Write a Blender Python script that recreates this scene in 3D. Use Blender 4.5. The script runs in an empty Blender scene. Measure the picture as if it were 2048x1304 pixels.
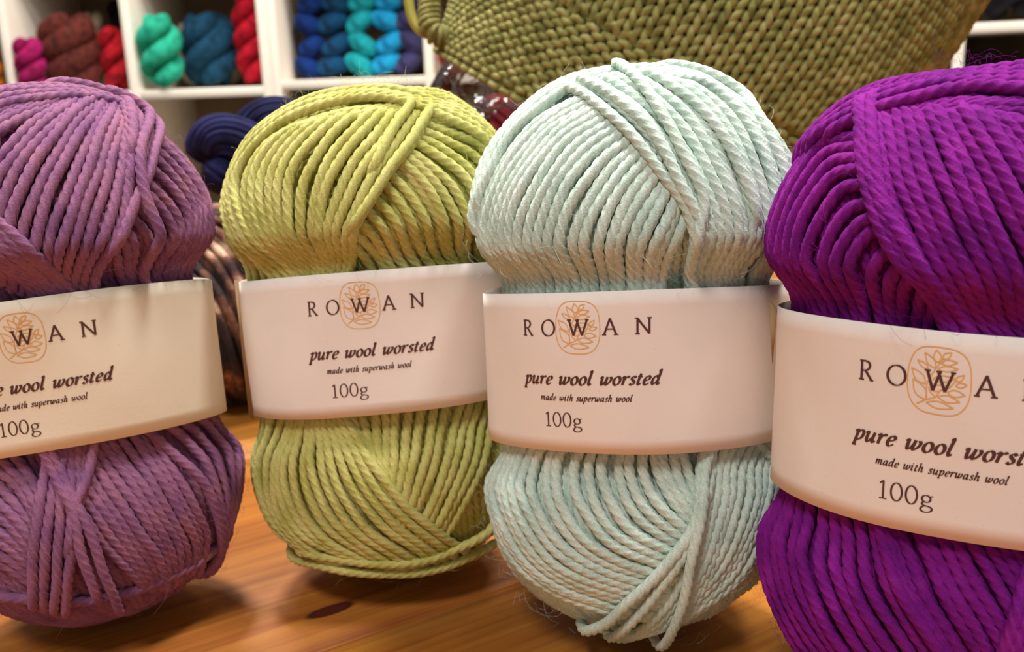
import bpy, math, random
import numpy as np

# ------------------------------------------------------------------ camera
W_PX, H_PX, F_PX = 2048, 1304, 1950.0
CAM = np.array([0.0, 0.0, 0.126])
PITCH, ROLL = math.radians(14.7), math.radians(2.0)
FWD = np.array([0.0, math.cos(PITCH), -math.sin(PITCH)])
_r0 = np.array([1.0, 0.0, 0.0]); _u0 = np.array([0.0, math.sin(PITCH), math.cos(PITCH)])
UP = _u0 * math.cos(ROLL) + _r0 * math.sin(ROLL)
RT = _r0 * math.cos(ROLL) - _u0 * math.sin(ROLL)

scene = bpy.context.scene
COL = scene.collection
from mathutils import Matrix, Vector
cam_d = bpy.data.cameras.new('camera')
cam = bpy.data.objects.new('camera', cam_d)
COL.objects.link(cam)
cam_d.sensor_fit = 'HORIZONTAL'; cam_d.sensor_width = 36.0
cam_d.lens = F_PX / W_PX * 36.0
cam_d.clip_start = 0.01; cam_d.clip_end = 30
cam.matrix_world = Matrix(((RT[0], UP[0], -FWD[0], CAM[0]), (RT[1], UP[1], -FWD[1], CAM[1]),
                           (RT[2], UP[2], -FWD[2], CAM[2]), (0, 0, 0, 1)))
cam_d.dof.use_dof = True
cam_d.dof.focus_distance = 0.178
cam_d.dof.aperture_fstop = 30.0
scene.camera = cam

# ------------------------------------------------------------------ light
scene.view_settings.view_transform = 'Standard'
scene.view_settings.look = 'None'
scene.view_settings.gamma = 1.0
scene.view_settings.use_curve_mapping = False
scene.view_settings.exposure = 0.12
wd = bpy.data.worlds.new('room_air'); scene.world = wd; wd.use_nodes = True
bg = wd.node_tree.nodes['Background']
bg.inputs[0].default_value = (1.0, 0.965, 0.92, 1); bg.inputs[1].default_value = 0.29


def area(name, loc, target, size, power, color):
    d = bpy.data.lights.new(name, 'AREA'); d.shape = 'DISK'; d.size = size
    d.energy = power; d.color = color
    o = bpy.data.objects.new(name, d); COL.objects.link(o)
    o.location = loc
    o.rotation_euler = (Vector(target) - Vector(loc)).to_track_quat('-Z', 'Y').to_euler()
    return o


area('ceiling_lamp', (-0.25, 0.75, 1.9), (0, 0.25, 0), 0.30, 44, (1.0, 0.955, 0.89))
area('ceiling_lamp', (0.55, 0.10, 1.9), (0, 0.25, 0), 0.30, 24, (1.0, 0.955, 0.89))
area('ceiling_lamp', (-0.5, -0.9, 1.9), (0, 0.25, 0), 0.5, 23, (1.0, 0.97, 0.93))
area('ceiling_lamp', (-0.5, 1.25, 1.9), (-0.5, 2.1, 0.1), 0.4, 18, (1.0, 0.94, 0.86))
area('ceiling_lamp', (0.7, 1.0, 1.9), (0.8, 1.6, 0.1), 0.4, 9, (1.0, 0.94, 0.86))

rng = np.random.default_rng(7)


# ------------------------------------------------------------------ pixel rays (to measure the photograph)
def ray(x, y):
    return FWD + RT * ((x - 1024.0) / F_PX) - UP * ((y - 652.0) / F_PX)


def at_depth(x, y, d):
    return CAM + ray(x, y) * d


def at_y(x, y, Y):
    r = ray(x, y); return CAM + r * (Y / r[1])


# ------------------------------------------------------------------ objects
def S2L(*c):
    out = []
    for v in c:
        v = v / 255.0
        out.append(v / 12.92 if v <= 0.04045 else ((v + 0.055) / 1.055) ** 2.4)
    return tuple(out)


def mesh_obj(name, verts, quads=None, tris=None, mat=None, parent=None, smooth=True, loc=None):
    """verts (n,3); quads (m,4); tris (k,3)"""
    me = bpy.data.meshes.new(name)
    verts = np.asarray(verts, dtype=np.float32)
    q = np.zeros((0, 4), np.int32) if quads is None or len(quads) == 0 else np.asarray(quads, np.int32)
    t = np.zeros((0, 3), np.int32) if tris is None or len(tris) == 0 else np.asarray(tris, np.int32)
    me.vertices.add(len(verts)); me.vertices.foreach_set('co', verts.ravel())
    nl = q.size + t.size
    me.loops.add(nl)
    me.loops.foreach_set('vertex_index', np.concatenate([q.ravel(), t.ravel()]))
    npoly = len(q) + len(t)
    me.polygons.add(npoly)
    starts = np.concatenate([np.arange(len(q)) * 4, q.size + np.arange(len(t)) * 3]).astype(np.int32)
    me.polygons.foreach_set('loop_start', starts)
    if smooth:
        me.polygons.foreach_set('use_smooth', np.ones(npoly, bool))
    me.update(calc_edges=True); me.validate()
    if mat:
        me.materials.append(mat)
    o = bpy.data.objects.new(name, me); COL.objects.link(o)
    if parent is not None:
        o.parent = parent
    if loc is not None:
        o.location = loc
    return o


class MB:
    """collects geometry for one mesh"""
    def __init__(s): s.v = []; s.q = []; s.t = []; s.n = 0

    def add(s, v, q=None, t=None):
        v = np.asarray(v, float)
        if q is not None and len(q): s.q.append(np.asarray(q) + s.n)
        if t is not None and len(t): s.t.append(np.asarray(t) + s.n)
        s.v.append(v); s.n += len(v)

    def build(s, name, mat, parent=None, smooth=True):
        q = np.concatenate(s.q) if s.q else None
        t = np.concatenate(s.t) if s.t else None
        return mesh_obj(name, np.concatenate(s.v), q, t, mat, parent, smooth)


def empty(name, loc, label=None, cat=None, group=None, kind=None, rot=None):
    o = bpy.data.objects.new(name, None); COL.objects.link(o)
    o.location = loc; o.empty_display_size = 0.02
    if rot is not None: o.rotation_euler = rot
    return tag(o, label, cat, group, kind)


def tag(o, label=None, cat=None, group=None, kind=None):
    if label: o['label'] = label
    if cat: o['category'] = cat
    if group: o['group'] = group
    if kind: o['kind'] = kind
    return o


def box_geo(c, s, bev=0.0):
    """chamfered box: centre c, full size s"""
    hx, hy, hz = [k / 2 for k in s]
    b = min(bev, hx * .9, hy * .9, hz * .9)
    if b <= 0:
        v = np.array([(x, y, z) for x in (-hx, hx) for y in (-hy, hy) for z in (-hz, hz)], float)
        q = [(0, 1, 3, 2), (4, 6, 7, 5), (0, 4, 5, 1), (2, 3, 7, 6), (0, 2, 6, 4), (1, 5, 7, 3)]
        return v + np.asarray(c), np.array(q), None
    v = []; idx = {}
    for sx in (-1, 1):
        for sy in (-1, 1):
            for sz in (-1, 1):
                for a in range(3):
                    p = [sx * (hx - b), sy * (hy - b), sz * (hz - b)]
                    p[a] = (sx * hx, sy * hy, sz * hz)[a]
                    idx[(sx, sy, sz, a)] = len(v); v.append(p)
    q = []; t = []

    def face(l):
        q.append(l)
    for a in range(3):
        o1, o2 = [k for k in range(3) if k != a]
        for s_ in (-1, 1):
            l = []
            for (p1, p2) in ((-1, -1), (1, -1), (1, 1), (-1, 1)):
                k = [0, 0, 0]; k[a] = s_; k[o1] = p1; k[o2] = p2
                l.append(idx[(k[0], k[1], k[2], a)])
            face(l)
    for a in range(3):          # edges running along axis a
        o1, o2 = [k for k in range(3) if k != a]
        for p1 in (-1, 1):
            for p2 in (-1, 1):
                k1 = [0, 0, 0]; k1[o1] = p1; k1[o2] = p2; k1[a] = -1
                k2 = list(k1); k2[a] = 1
                q.append([idx[(*k1, o1)], idx[(*k2, o1)], idx[(*k2, o2)], idx[(*k1, o2)]])
    for sx in (-1, 1):
        for sy in (-1, 1):
            for sz in (-1, 1):
                t.append([idx[(sx, sy, sz, 0)], idx[(sx, sy, sz, 1)], idx[(sx, sy, sz, 2)]])
    v = np.array(v, float)

    def orient(fs):
        out = []
        for f in fs:
            pts = v[list(f)]; n = np.cross(pts[1] - pts[0], pts[2] - pts[0])
            out.append(list(f) if n @ pts.mean(0) > 0 else list(f)[::-1])
        return np.array(out)
    return v + np.asarray(c), orient(q), orient(t)


def box(name, c, s, mat, parent=None, bev=0.0):
    v, q, t = box_geo(c, s, bev)
    return mesh_obj(name, v, q, t, mat, parent, smooth=False)


# ------------------------------------------------------------------ curves and tubes
def resample(p, ds=None, n=None):
    p = np.asarray(p, float)
    d = np.r_[0, np.cumsum(np.linalg.norm(np.diff(p, axis=0), axis=1))]
    if n is None: n = max(4, int(d[-1] / ds) + 1)
    s = np.linspace(0, d[-1], n)
    return np.stack([np.interp(s, d, p[:, k]) for k in range(p.shape[1])], 1)


def catmull(p, k=10, closed=False):
    p = np.asarray(p, float)
    if closed: P = np.vstack([p[-1], p, p[0], p[1]])
    else: P = np.vstack([2 * p[0] - p[1], p, 2 * p[-1] - p[-2]])
    out = []
    t = np.linspace(0, 1, k, endpoint=False)[:, None]
    for i in range(1, len(P) - 2):
        a, b, c, d = P[i - 1], P[i], P[i + 1], P[i + 2]
        out.append(.5 * ((2 * b) + (c - a) * t + (2 * a - 5 * b + 4 * c - d) * t ** 2 + (3 * b - a - 3 * c + d) * t ** 3))
    if not closed: out.append(P[-2][None])
    return np.vstack(out)


def smooth_line(p, it=2):
    for _ in range(it):
        q = p.copy(); q[1:-1] = .25 * p[:-2] + .5 * p[1:-1] + .25 * p[2:]; p = q
    return p


RING12 = np.array([0.78 if k % 3 == 0 else 1.0 for k in range(12)])


def tube_geo(p, r, sides=12, pitch=0.0075, lobes=True, phase=0.0, closed=False, normals=None):
    """sweep a (plied) cross-section along p; rings turn with the twist so the grooves follow the plies"""
    p = np.asarray(p, float); m = len(p)
    if closed:
        tan = np.roll(p, -1, 0) - np.roll(p, 1, 0)
    else:
        tan = np.gradient(p, axis=0)
    tan /= np.linalg.norm(tan, axis=1)[:, None] + 1e-12
    if normals is None:
        N = np.zeros((m, 3)); a = np.array([0, 0, 1.0]) if abs(tan[0, 2]) < .9 else np.array([1.0, 0, 0])
        n = np.cross(tan[0], a); n /= np.linalg.norm(n); N[0] = n
        for i in range(1, m):
            n = N[i - 1] - tan[i] * (N[i - 1] @ tan[i]); N[i] = n / (np.linalg.norm(n) + 1e-12)
    else:
        N = normals - tan * (normals * tan).sum(1)[:, None]
        N /= np.linalg.norm(N, axis=1)[:, None] + 1e-12
    B = np.cross(tan, N)
    s = np.r_[0, np.cumsum(np.linalg.norm(np.diff(p, axis=0), axis=1))]
    tw = (s / pitch * 2 * math.pi if pitch else 0 * s) + phase
    k = np.arange(sides) * 2 * math.pi / sides
    ang = tw[:, None] + k[None]
    rad = np.broadcast_to(np.asarray(r, float).reshape(-1, 1) if np.ndim(r) else np.full((1, 1), r), (m, 1)) * \
        (RING12[None] if lobes and sides == 12 else np.ones((1, sides)))
    v = p[:, None] + (np.cos(ang) * rad)[..., None] * N[:, None] + (np.sin(ang) * rad)[..., None] * B[:, None]
    i = np.arange(m if closed else m - 1)[:, None] * sides; j = np.arange(sides)[None]
    nx = (i + sides) % (m * sides)
    q = np.stack([i + j, i + (j + 1) % sides, nx + (j + 1) % sides, nx + j], -1).reshape(-1, 4)
    v = v.reshape(-1, 3)
    t = None
    if not closed:
        v = np.vstack([v, p[:1], p[-1:]]); c0, c1 = m * sides, m * sides + 1
        t = [(c0, (a + 1) % sides, a) for a in range(sides)] + \
            [(c1, (m - 1) * sides + a, (m - 1) * sides + (a + 1) % sides) for a in range(sides)]
    return v, q, t


# ------------------------------------------------------------------ materials
def new_mat(name):
    m = bpy.data.materials.new(name); m.use_nodes = True
    nt = m.node_tree; b = nt.nodes['Principled BSDF']
    return m, nt, b


def nd(nt, kind, **kw):
    n = nt.nodes.new(kind)
    for k, v in kw.items():
        if k in n.inputs: n.inputs[k].default_value = v
        else: setattr(n, k, v)
    return n


def ramp(nt, fac, stops):
    r = nt.nodes.new('ShaderNodeValToRGB'); e = r.color_ramp.elements
    while len(e) < len(stops): e.new(0.5)
    for i, (p, c) in enumerate(stops):
        e[i].position = p; e[i].color = (*c[:3], 1)
    nt.links.new(fac, r.inputs[0]); return r


def yarn_mat(name, c1, c2, c3=None, scale=160, fibre=2600, bump=.35, sheen=.35, rough=.9):
    """heathered wool: colour wanders gently between shades; fine fibre relief"""
    m, nt, b = new_mat(name); L = nt.links.new
    tc = nd(nt, 'ShaderNodeTexCoord')
    n1 = nd(nt, 'ShaderNodeTexNoise'); n1.inputs['Scale'].default_value = scale; n1.inputs['Detail'].default_value = 4
    L(tc.outputs['Object'], n1.inputs['Vector'])
    st = [(.32, c2), (.55, c1)] + ([(.72, c3)] if c3 else [])
    r = ramp(nt, n1.outputs['Fac'], st)
    n2 = nd(nt, 'ShaderNodeTexNoise'); n2.inputs['Scale'].default_value = fibre; n2.inputs['Detail'].default_value = 2
    L(tc.outputs['Object'], n2.inputs['Vector'])
    r2 = ramp(nt, n2.outputs['Fac'], [(.3, (.78, .78, .78)), (.7, (1.12, 1.12, 1.12))])
    mx = nd(nt, 'ShaderNodeMix', data_type='RGBA', blend_type='MULTIPLY'); mx.inputs[0].default_value = .8
    L(r.outputs[0], mx.inputs[6]); L(r2.outputs[0], mx.inputs[7]); L(mx.outputs[2], b.inputs['Base Color'])
    bp = nd(nt, 'ShaderNodeBump'); bp.inputs['Strength'].default_value = bump; bp.inputs['Distance'].default_value = .0003
    L(n2.outputs['Fac'], bp.inputs['Height']); L(bp.outputs[0], b.inputs['Normal'])
    b.inputs['Roughness'].default_value = rough
    b.inputs['Specular IOR Level'].default_value = .2
    b.inputs['Sheen Weight'].default_value = sheen; b.inputs['Sheen Roughness'].default_value = .5
    b.inputs['Sheen Tint'].default_value = (*c1, 1)
    return m


def plain_mat(name, c, rough=.6, spec=.3, var=.06, scale=40):
    m, nt, b = new_mat(name); L = nt.links.new
    tc = nd(nt, 'ShaderNodeTexCoord')
    n = nd(nt, 'ShaderNodeTexNoise'); n.inputs['Scale'].default_value = scale; n.inputs['Detail'].default_value = 4
    L(tc.outputs['Object'], n.inputs['Vector'])
    r = ramp(nt, n.outputs['Fac'], [(.3, [k * (1 - var) for k in c]), (.7, [min(1, k * (1 + var)) for k in c])])
    L(r.outputs[0], b.inputs['Base Color'])
    b.inputs['Roughness'].default_value = rough; b.inputs['Specular IOR Level'].default_value = spec
    return m


def paper_mat(name, c):
    m, nt, b = new_mat(name); L = nt.links.new
    tc = nd(nt, 'ShaderNodeTexCoord')
    n = nd(nt, 'ShaderNodeTexNoise'); n.inputs['Scale'].default_value = 90; n.inputs['Detail'].default_value = 5
    L(tc.outputs['Object'], n.inputs['Vector'])
    r = ramp(nt, n.outputs['Fac'], [(.3, [k * .96 for k in c]), (.7, c)])
    f = nd(nt, 'ShaderNodeTexVoronoi'); f.inputs['Scale'].default_value = 420
    L(tc.outputs['Object'], f.inputs['Vector'])
    fr = ramp(nt, f.outputs['Distance'], [(.02, (.55, .45, .38)), (.09, (1, 1, 1))])
    mx = nd(nt, 'ShaderNodeMix', data_type='RGBA', blend_type='MULTIPLY'); mx.inputs[0].default_value = .25
    L(r.outputs[0], mx.inputs[6]); L(fr.outputs[0], mx.inputs[7]); L(mx.outputs[2], b.inputs['Base Color'])
    n2 = nd(nt, 'ShaderNodeTexNoise'); n2.inputs['Scale'].default_value = 1500; n2.inputs['Detail'].default_value = 3
    L(tc.outputs['Object'], n2.inputs['Vector'])
    bp = nd(nt, 'ShaderNodeBump'); bp.inputs['Strength'].default_value = .12; bp.inputs['Distance'].default_value = .0002
    L(n2.outputs['Fac'], bp.inputs['Height']); L(bp.outputs[0], b.inputs['Normal'])
    b.inputs['Roughness'].default_value = .75; b.inputs['Specular IOR Level'].default_value = .25
    return m


def wood_mat(name, light, dark, ang, seed, knots=()):
    """pine with growth lines along the board; knots are given in world metres"""
    m, nt, b = new_mat(name); L = nt.links.new
    tc = nd(nt, 'ShaderNodeTexCoord')
    mp = nd(nt, 'ShaderNodeMapping'); mp.inputs['Rotation'].default_value = (0, 0, -ang)
    mp.inputs['Location'].default_value = (seed, seed * .37, 0)
    L(tc.outputs['Object'], mp.inputs['Vector'])
    sc = nd(nt, 'ShaderNodeMapping'); sc.inputs['Scale'].default_value = (6, 110, 60)
    L(mp.outputs[0], sc.inputs['Vector'])
    n = nd(nt, 'ShaderNodeTexNoise'); n.inputs['Scale'].default_value = 1.0; n.inputs['Detail'].default_value = 5
    n.inputs['Distortion'].default_value = .6
    L(sc.outputs[0], n.inputs['Vector'])
    sc2 = nd(nt, 'ShaderNodeMapping'); sc2.inputs['Scale'].default_value = (14, 620, 200)
    L(mp.outputs[0], sc2.inputs['Vector'])
    n2 = nd(nt, 'ShaderNodeTexNoise'); n2.inputs['Scale'].default_value = 1.0; n2.inputs['Detail'].default_value = 3
    L(sc2.outputs[0], n2.inputs['Vector'])
    r1 = ramp(nt, n.outputs['Fac'], [(.3, dark), (.62, light)])
    r2 = ramp(nt, n2.outputs['Fac'], [(.36, (.55, .42, .34)), (.52, (1, 1, 1))])
    mx = nd(nt, 'ShaderNodeMix', data_type='RGBA', blend_type='MULTIPLY'); mx.inputs[0].default_value = .38
    L(r1.outputs[0], mx.inputs[6]); L(r2.outputs[0], mx.inputs[7])
    out = mx.outputs[2]
    for (kx, ky, la, lb) in knots:
        mk = nd(nt, 'ShaderNodeMapping'); mk.vector_type = 'TEXTURE'
        mk.inputs['Location'].default_value = (kx, ky, 0)
        mk.inputs['Rotation'].default_value = (0, 0, ang)
        mk.inputs['Scale'].default_value = (la, lb, 1000)
        L(tc.outputs['Object'], mk.inputs['Vector'])
        dn = nd(nt, 'ShaderNodeTexNoise'); dn.inputs['Scale'].default_value = 2.0
        L(mk.outputs[0], dn.inputs['Vector'])
        ad = nd(nt, 'ShaderNodeMix', data_type='VECTOR'); ad.inputs[0].default_value = .18
        L(mk.outputs[0], ad.inputs[4]); L(dn.outputs['Color'], ad.inputs[5])
        ln = nd(nt, 'ShaderNodeVectorMath', operation='LENGTH'); L(ad.outputs[1], ln.inputs[0])
        kr = ramp(nt, ln.outputs['Value'], [(.55, S2L(74, 26, 18)), (.85, S2L(52, 20, 12)), (1.0, S2L(130, 70, 30))])
        mm = nd(nt, 'ShaderNodeMath', operation='LESS_THAN'); mm.inputs[1].default_value = .9
        L(ln.outputs['Value'], mm.inputs[0])
        sm = nd(nt, 'ShaderNodeMapRange'); sm.inputs[1].default_value = .75; sm.inputs[2].default_value = 1.05
        sm.inputs[3].default_value = 1; sm.inputs[4].default_value = 0
        L(ln.outputs['Value'], sm.inputs[0])
        m2 = nd(nt, 'ShaderNodeMix', data_type='RGBA'); L(sm.outputs[0], m2.inputs[0])
        L(out, m2.inputs[6]); L(kr.outputs[0], m2.inputs[7]); out = m2.outputs[2]
    L(out, b.inputs['Base Color'])
    bp = nd(nt, 'ShaderNodeBump'); bp.inputs['Strength'].default_value = .15; bp.inputs['Distance'].default_value = .0003
    L(n2.outputs['Fac'], bp.inputs['Height']); L(bp.outputs[0], b.inputs['Normal'])
    b.inputs['Roughness'].default_value = .5; b.inputs['Specular IOR Level'].default_value = .28
    return m

# ------------------------------------------------------------------ the room
FLOOR_Z = -0.75
M_WALL = plain_mat('tan_wall_paint', S2L(150, 126, 98), .8, .2, .04, 6)
M_FLOOR = plain_mat('brown_floor', S2L(112, 88, 66), .6, .3, .12, 14)
M_WHITE = plain_mat('white_laminate', S2L(236, 226, 212), .5, .35, .02, 20)
M_BACK = plain_mat('fibreboard_back', S2L(132, 112, 86), .8, .15, .06, 12)

tag(box('floor', (0, 1.0, FLOOR_Z - .02), (5.0, 4.4, .04), M_FLOOR), 'brown shop floor below the table', kind='structure')
tag(box('wall_left', (-2.4, 1.0, .55), (.06, 3.2, 2.6), M_WALL), 'tan side wall beyond the shelves, out to the left', kind='structure')
tag(box('wall_right', (2.4, 1.0, .55), (.06, 3.2, 2.6), M_WALL), 'tan side wall beyond the shelves, out to the right', kind='structure')
tag(box('wall_back', (0, 2.60, .55), (4.86, .06, 2.6), M_WALL), 'tan back wall behind the shelves', kind='structure')


def shelf_unit(label, origin, yaw, ups, boards, th=.018, depth=.36, skip_back=False):
    """white cube shelving: uprights at local x in ups, boards at heights in boards, front edge at local y 0"""
    root = empty('cubby_shelf', (origin[0], origin[1], FLOOR_Z), label, 'shelf', 'white cube shelving along the wall', rot=(0, 0, yaw))
    z1 = boards[-1] - FLOOR_Z + th / 2
    for u in ups:
        box('upright', (u, depth / 2, z1 / 2), (th, depth, z1), M_WHITE, root, .0012)
    for a, b_ in zip(ups[:-1], ups[1:]):
        for z in boards:
            box('shelf_board', ((a + b_) / 2, depth / 2 + .0008, z - FLOOR_Z), (b_ - a - th, depth, th), M_WHITE, root, .0012)
    box('back_panel', ((ups[0] + ups[-1]) / 2, depth + .003, z1 / 2), (ups[-1] - ups[0] + th, .005, z1), M_BACK, root)
    return root


YS = 2.0
zl = at_y(400, 186, YS)[2]; zc = at_y(700, 166, YS)[2]
def bx(px, py=130): return at_y(px, py, YS)[0]
ups_l = [bx(-230), bx(18), bx(262), bx(531)]
ups_c = [bx(550), bx(858), bx(1166), bx(1474)]
def blist(z): return [z - .58, z - .29, z, z + .29, z + .58]
shelf_unit('white cube shelf holding brown, turquoise and red skeins', (0, YS), 0, ups_l, [FLOOR_Z + .02] + blist(zl))
shelf_unit('white cube shelf holding stacked blue and turquoise skeins', (0, YS), 0, ups_c, [FLOOR_Z + .02] + blist(zc))
PR = at_depth(1921, 58, 1.6)
YAW_R = math.radians(-24)
shelf_unit('white cube shelf of black yarn above the purple ball', (PR[0], PR[1]), YAW_R, [0, .34, .68], [FLOOR_Z + .02] + blist(PR[2]), th=.017)

# ------------------------------------------------------------------ the table: boards glued edge to edge
T_ANG = math.atan2(.0150, .0246)
TE = np.array([math.cos(T_ANG), math.sin(T_ANG)]); TN = np.array([-math.sin(T_ANG), math.cos(T_ANG)])
table = empty('pine_table', (0, 0, FLOOR_Z), 'orange-brown pine table under the row of yarn balls', 'table')
J0, PW, PL = .1907, .125, 1.5
shades = [((161, 101, 35), (134, 71, 19)), ((152, 90, 31), (123, 60, 17)), ((171, 112, 41), (145, 82, 25)),
          ((167, 104, 39), (139, 75, 24)), ((174, 115, 45), (147, 86, 28)), ((165, 106, 41), (138, 79, 26)),
          ((172, 114, 46), (143, 84, 29))]
E0 = .05
for i, k in enumerate(range(-3, 4)):
    n0 = J0 + k * PW
    c = TE * E0 + TN * (n0 + PW / 2)
    lt, dk = shades[i]
    kn = [(-.0463, .2136, .0058, .0021)] if k == 0 else ([(.22, -.02, .009, .006)] if k == -2 else [])
    m = wood_mat('pine_board', S2L(*lt), S2L(*dk), T_ANG, 1.7 * i + .3, kn)
    v, q, t = box_geo((0, 0, 0), (PL, PW - .0003, .028), .0004)
    rot = np.array([[TE[0], TN[0]], [TE[1], TN[1]]])
    v[:, :2] = v[:, :2] @ rot.T + c
    v[:, 2] += -.014 - FLOOR_Z
    mesh_obj('plank', v, q, t, m, table, smooth=False)
M_LEG = wood_mat('pine_leg', S2L(180, 116, 58), S2L(150, 86, 38), T_ANG, 9.1)
nA, nB = J0 - 3 * PW, J0 + 4 * PW
for (e, n) in ((-.62, nA + .07), (.72, nA + .07), (-.62, nB - .07), (.72, nB - .07)):
    c = TE * e + TN * n
    v, q, t = box_geo((0, 0, 0), (.07, .07, -FLOOR_Z - .028), .003)
    v[:, :2] = v[:, :2] @ np.array([[TE[0], TN[0]], [TE[1], TN[1]]]).T + c
    v[:, 2] += (-FLOOR_Z - .028) / 2
    mesh_obj('leg', v, q, t, M_LEG, table, smooth=False)

# ------------------------------------------------------------------ skeins (twisted hanks)
def skein(name, label, cat_group, c, axis, length, width, mat, strands=2, turns=1.0, phase=0.0, squash=1.0, taper=.5, seed=0, bean=False):
    """a twisted hank: strands of yarn wrapped round one another; c = centre, axis = direction"""
    c = np.asarray(c, float); axis = np.array(axis, float); axis /= np.linalg.norm(axis)
    root = empty(name, c - np.array([0, 0, 0]), label, 'yarn', cat_group)
    a = np.array([0, 0, 1.0]) if abs(axis[2]) < .8 else np.array([0, 1.0, 0])
    n = np.cross(axis, a); n /= np.linalg.norm(n); b = np.cross(axis, n)
    rr = width / 2 * (.50 if strands == 2 else .46); hr = width / 2 - rr
    m = 40
    s = np.linspace(-1, 1, m)
    lr = np.random.default_rng(seed + 11)
    for k in range(strands):
        th = phase + turns * math.pi * s + 2 * math.pi * k / strands
        env = np.sqrt(np.clip(1 - np.abs(s) ** 5, 0, 1))
        rk = rr * (1 + .08 * np.sin(3.1 * s + k + seed))
        hk = hr * (.35 + .65 * env)
        p = axis * (s * (length / 2 - rr * .55))[:, None] + n * (hk * np.cos(th))[:, None] + b * (hk * squash * np.sin(th))[:, None]
        if bean:        # a plump end of a hank: rounded, gently bent
            sb = s * .998; env = np.sqrt(1 - np.abs(sb) ** 2.4)
            p = axis * (s * length / 2)[:, None] + n * (hr * (1.6 if k else -.9)) * np.ones((m, 1)) + b * (.10 * length * (s ** 2 - .3) * (-1) ** seed)[:, None]
            rk = np.full(m, width / 2 * .98) * (1 - .1 * k)
        rad = rk * np.maximum(env, .05) ** (1.0 if bean else taper)
        v, q, t = tube_geo(p, rad, 16, pitch=.0, lobes=False)
        # shallow grooves: the yarn lies along the hank
        o = mesh_obj('twisted_strand', v, q, t, mat, root)
    return root


def hank_mat(name, c1, c2, scale=60):
    return yarn_mat(name, S2L(*c1), S2L(*c2), None, scale, 900, .6, .5)


MM = 2.02 / F_PX      # metres per photo pixel inside the shelves
def shelf_item(px, py, w, h, mat, label, group, Y=2.10, kind='v', strands=2, turns=1.5, phase=0., lean=0., depthlen=.2, floor=None, seed=0, squash=1.):
    c = at_y(px, py, Y)
    f = Y / 2.02
    w *= MM * f; h *= MM * f
    if kind == 'v':
        if floor is not None:
            c[2] = floor + .009 + h / 2 + .001
        ax = (math.sin(lean), 0, math.cos(lean)); L_ = h; wd = w
    else:
        ax = (math.sin(lean) * .5, 1, 0); L_ = depthlen; wd = w
        squash = h / w if squash == 1. else squash
    if kind == 't':      # a hank lying on the pile, its twist showing as a bean
        ax = (math.cos(lean), .15, math.sin(lean)); L_ = w; wd = h; squash = 1.9
    return skein('yarn_skein', label, group, c, ax, L_, wd, mat, strands, turns, phase, squash, seed=seed, bean=(kind == 't'))


GA = 'skeins on the wall shelves'
H = hank_mat
shelf_item(-14, 138, 34, 96, H('orange_wool', (214, 120, 20), (150, 70, 8)), 'orange skein at the left edge of the picture', GA, floor=zl)
shelf_item(60, 130, 58, 108, H('magenta_wool', (160, 22, 92), (96, 8, 48)), 'magenta skein beside the brown mohair skein', GA, floor=zl, turns=1.4, phase=.4, Y=2.0)
shelf_item(140, 108, 112, 148, H('brown_mohair', (96, 40, 34), (48, 20, 18), 90), 'large rust-brown mohair skein between magenta and red', GA, floor=zl, strands=3, turns=1.0, phase=.9, Y=2.07)
shelf_item(228, 120, 58, 122, H('crimson_wool', (176, 22, 36), (104, 10, 22)), 'crimson skein beside the brown mohair skein', GA, floor=zl, turns=1.3, phase=1.2)
shelf_item(188, 60, 46, 150, H('cream_wool', (205, 188, 160), (150, 132, 108)), 'cream skein behind the brown mohair skein', GA, floor=zl, Y=2.24, turns=1.1)
shelf_item(246, 70, 56, 170, H('black_wool', (30, 18, 20), (12, 8, 10)), 'black skein at the back beside the crimson one', GA, floor=zl, Y=2.27, turns=1.2)
shelf_item(321, 105, 84, 142, H('jade_wool', (44, 176, 142), (16, 122, 98)), 'jade green skein in the shelf beside dark teal', GA, floor=zl, turns=1.25, phase=2.2, strands=2, Y=2.02)
shelf_item(418, 108, 106, 140, H('teal_wool', (20, 66, 92), (8, 36, 54)), 'fat dark teal skein beside the jade green skein', GA, floor=zl, turns=.8, phase=1.9, strands=3, Y=2.12)
shelf_item(500, 92, 60, 170, H('scarlet_wool', (182, 16, 40), (108, 6, 22)), 'tall scarlet skein against the thick white upright', GA, floor=zl, turns=1.9, phase=.3)
shelf_item(377, 90, 44, 124, H('ivory_wool', (214, 200, 176), (160, 146, 120)), 'ivory skein peeking out behind jade and teal', GA, floor=zl, Y=2.24)
shelf_item(456, 90, 50, 128, H('ivory_wool', (214, 200, 176), (160, 146, 120)), 'ivory skein peeking out beside the scarlet skein', GA, floor=zl, Y=2.26)
cols = [(619, 52, 'deep blue', (12, 48, 116), (5, 20, 58)), (668, 62, 'petrol blue', (10, 66, 106), (4, 30, 54)),
        (722, 60, 'turquoise', (22, 158, 166), (8, 96, 110)), (776, 62, 'bright cyan', (24, 150, 200), (8, 90, 140)),
        (818, 54, 'slate purple', (62, 60, 102), (32, 30, 60))]
rowname = ['lowest', 'second lowest', 'second highest', 'highest']
for ci, (cx, w, cn, c1, c2) in enumerate(cols):
    hm = H(cn.replace(' ', '_') + '_wool', c1, c2)
    tilts = [(-.6, .5, -.5, .3), (.2, .5, .35, -.2), (-.6, -.65, .7, .3), (.3, .5, -.35, .2), (.5, -.6, .4, -.3)][ci]
    for ri in range(4):
        py = [132, 89, 47, 5][ri] - (cx - 700) * .045
        shelf_item(cx + (4 if ri % 2 else -3), py, w * 1.02, 41, hm, 'small %s hank, %s in its stack between white uprights' % (cn, rowname[ri]),
                   'blue hanks stacked in the cube shelf', kind='t', turns=.12, phase=1.3, lean=tilts[ri], seed=ci * 4 + ri, Y=2.14)
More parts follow.
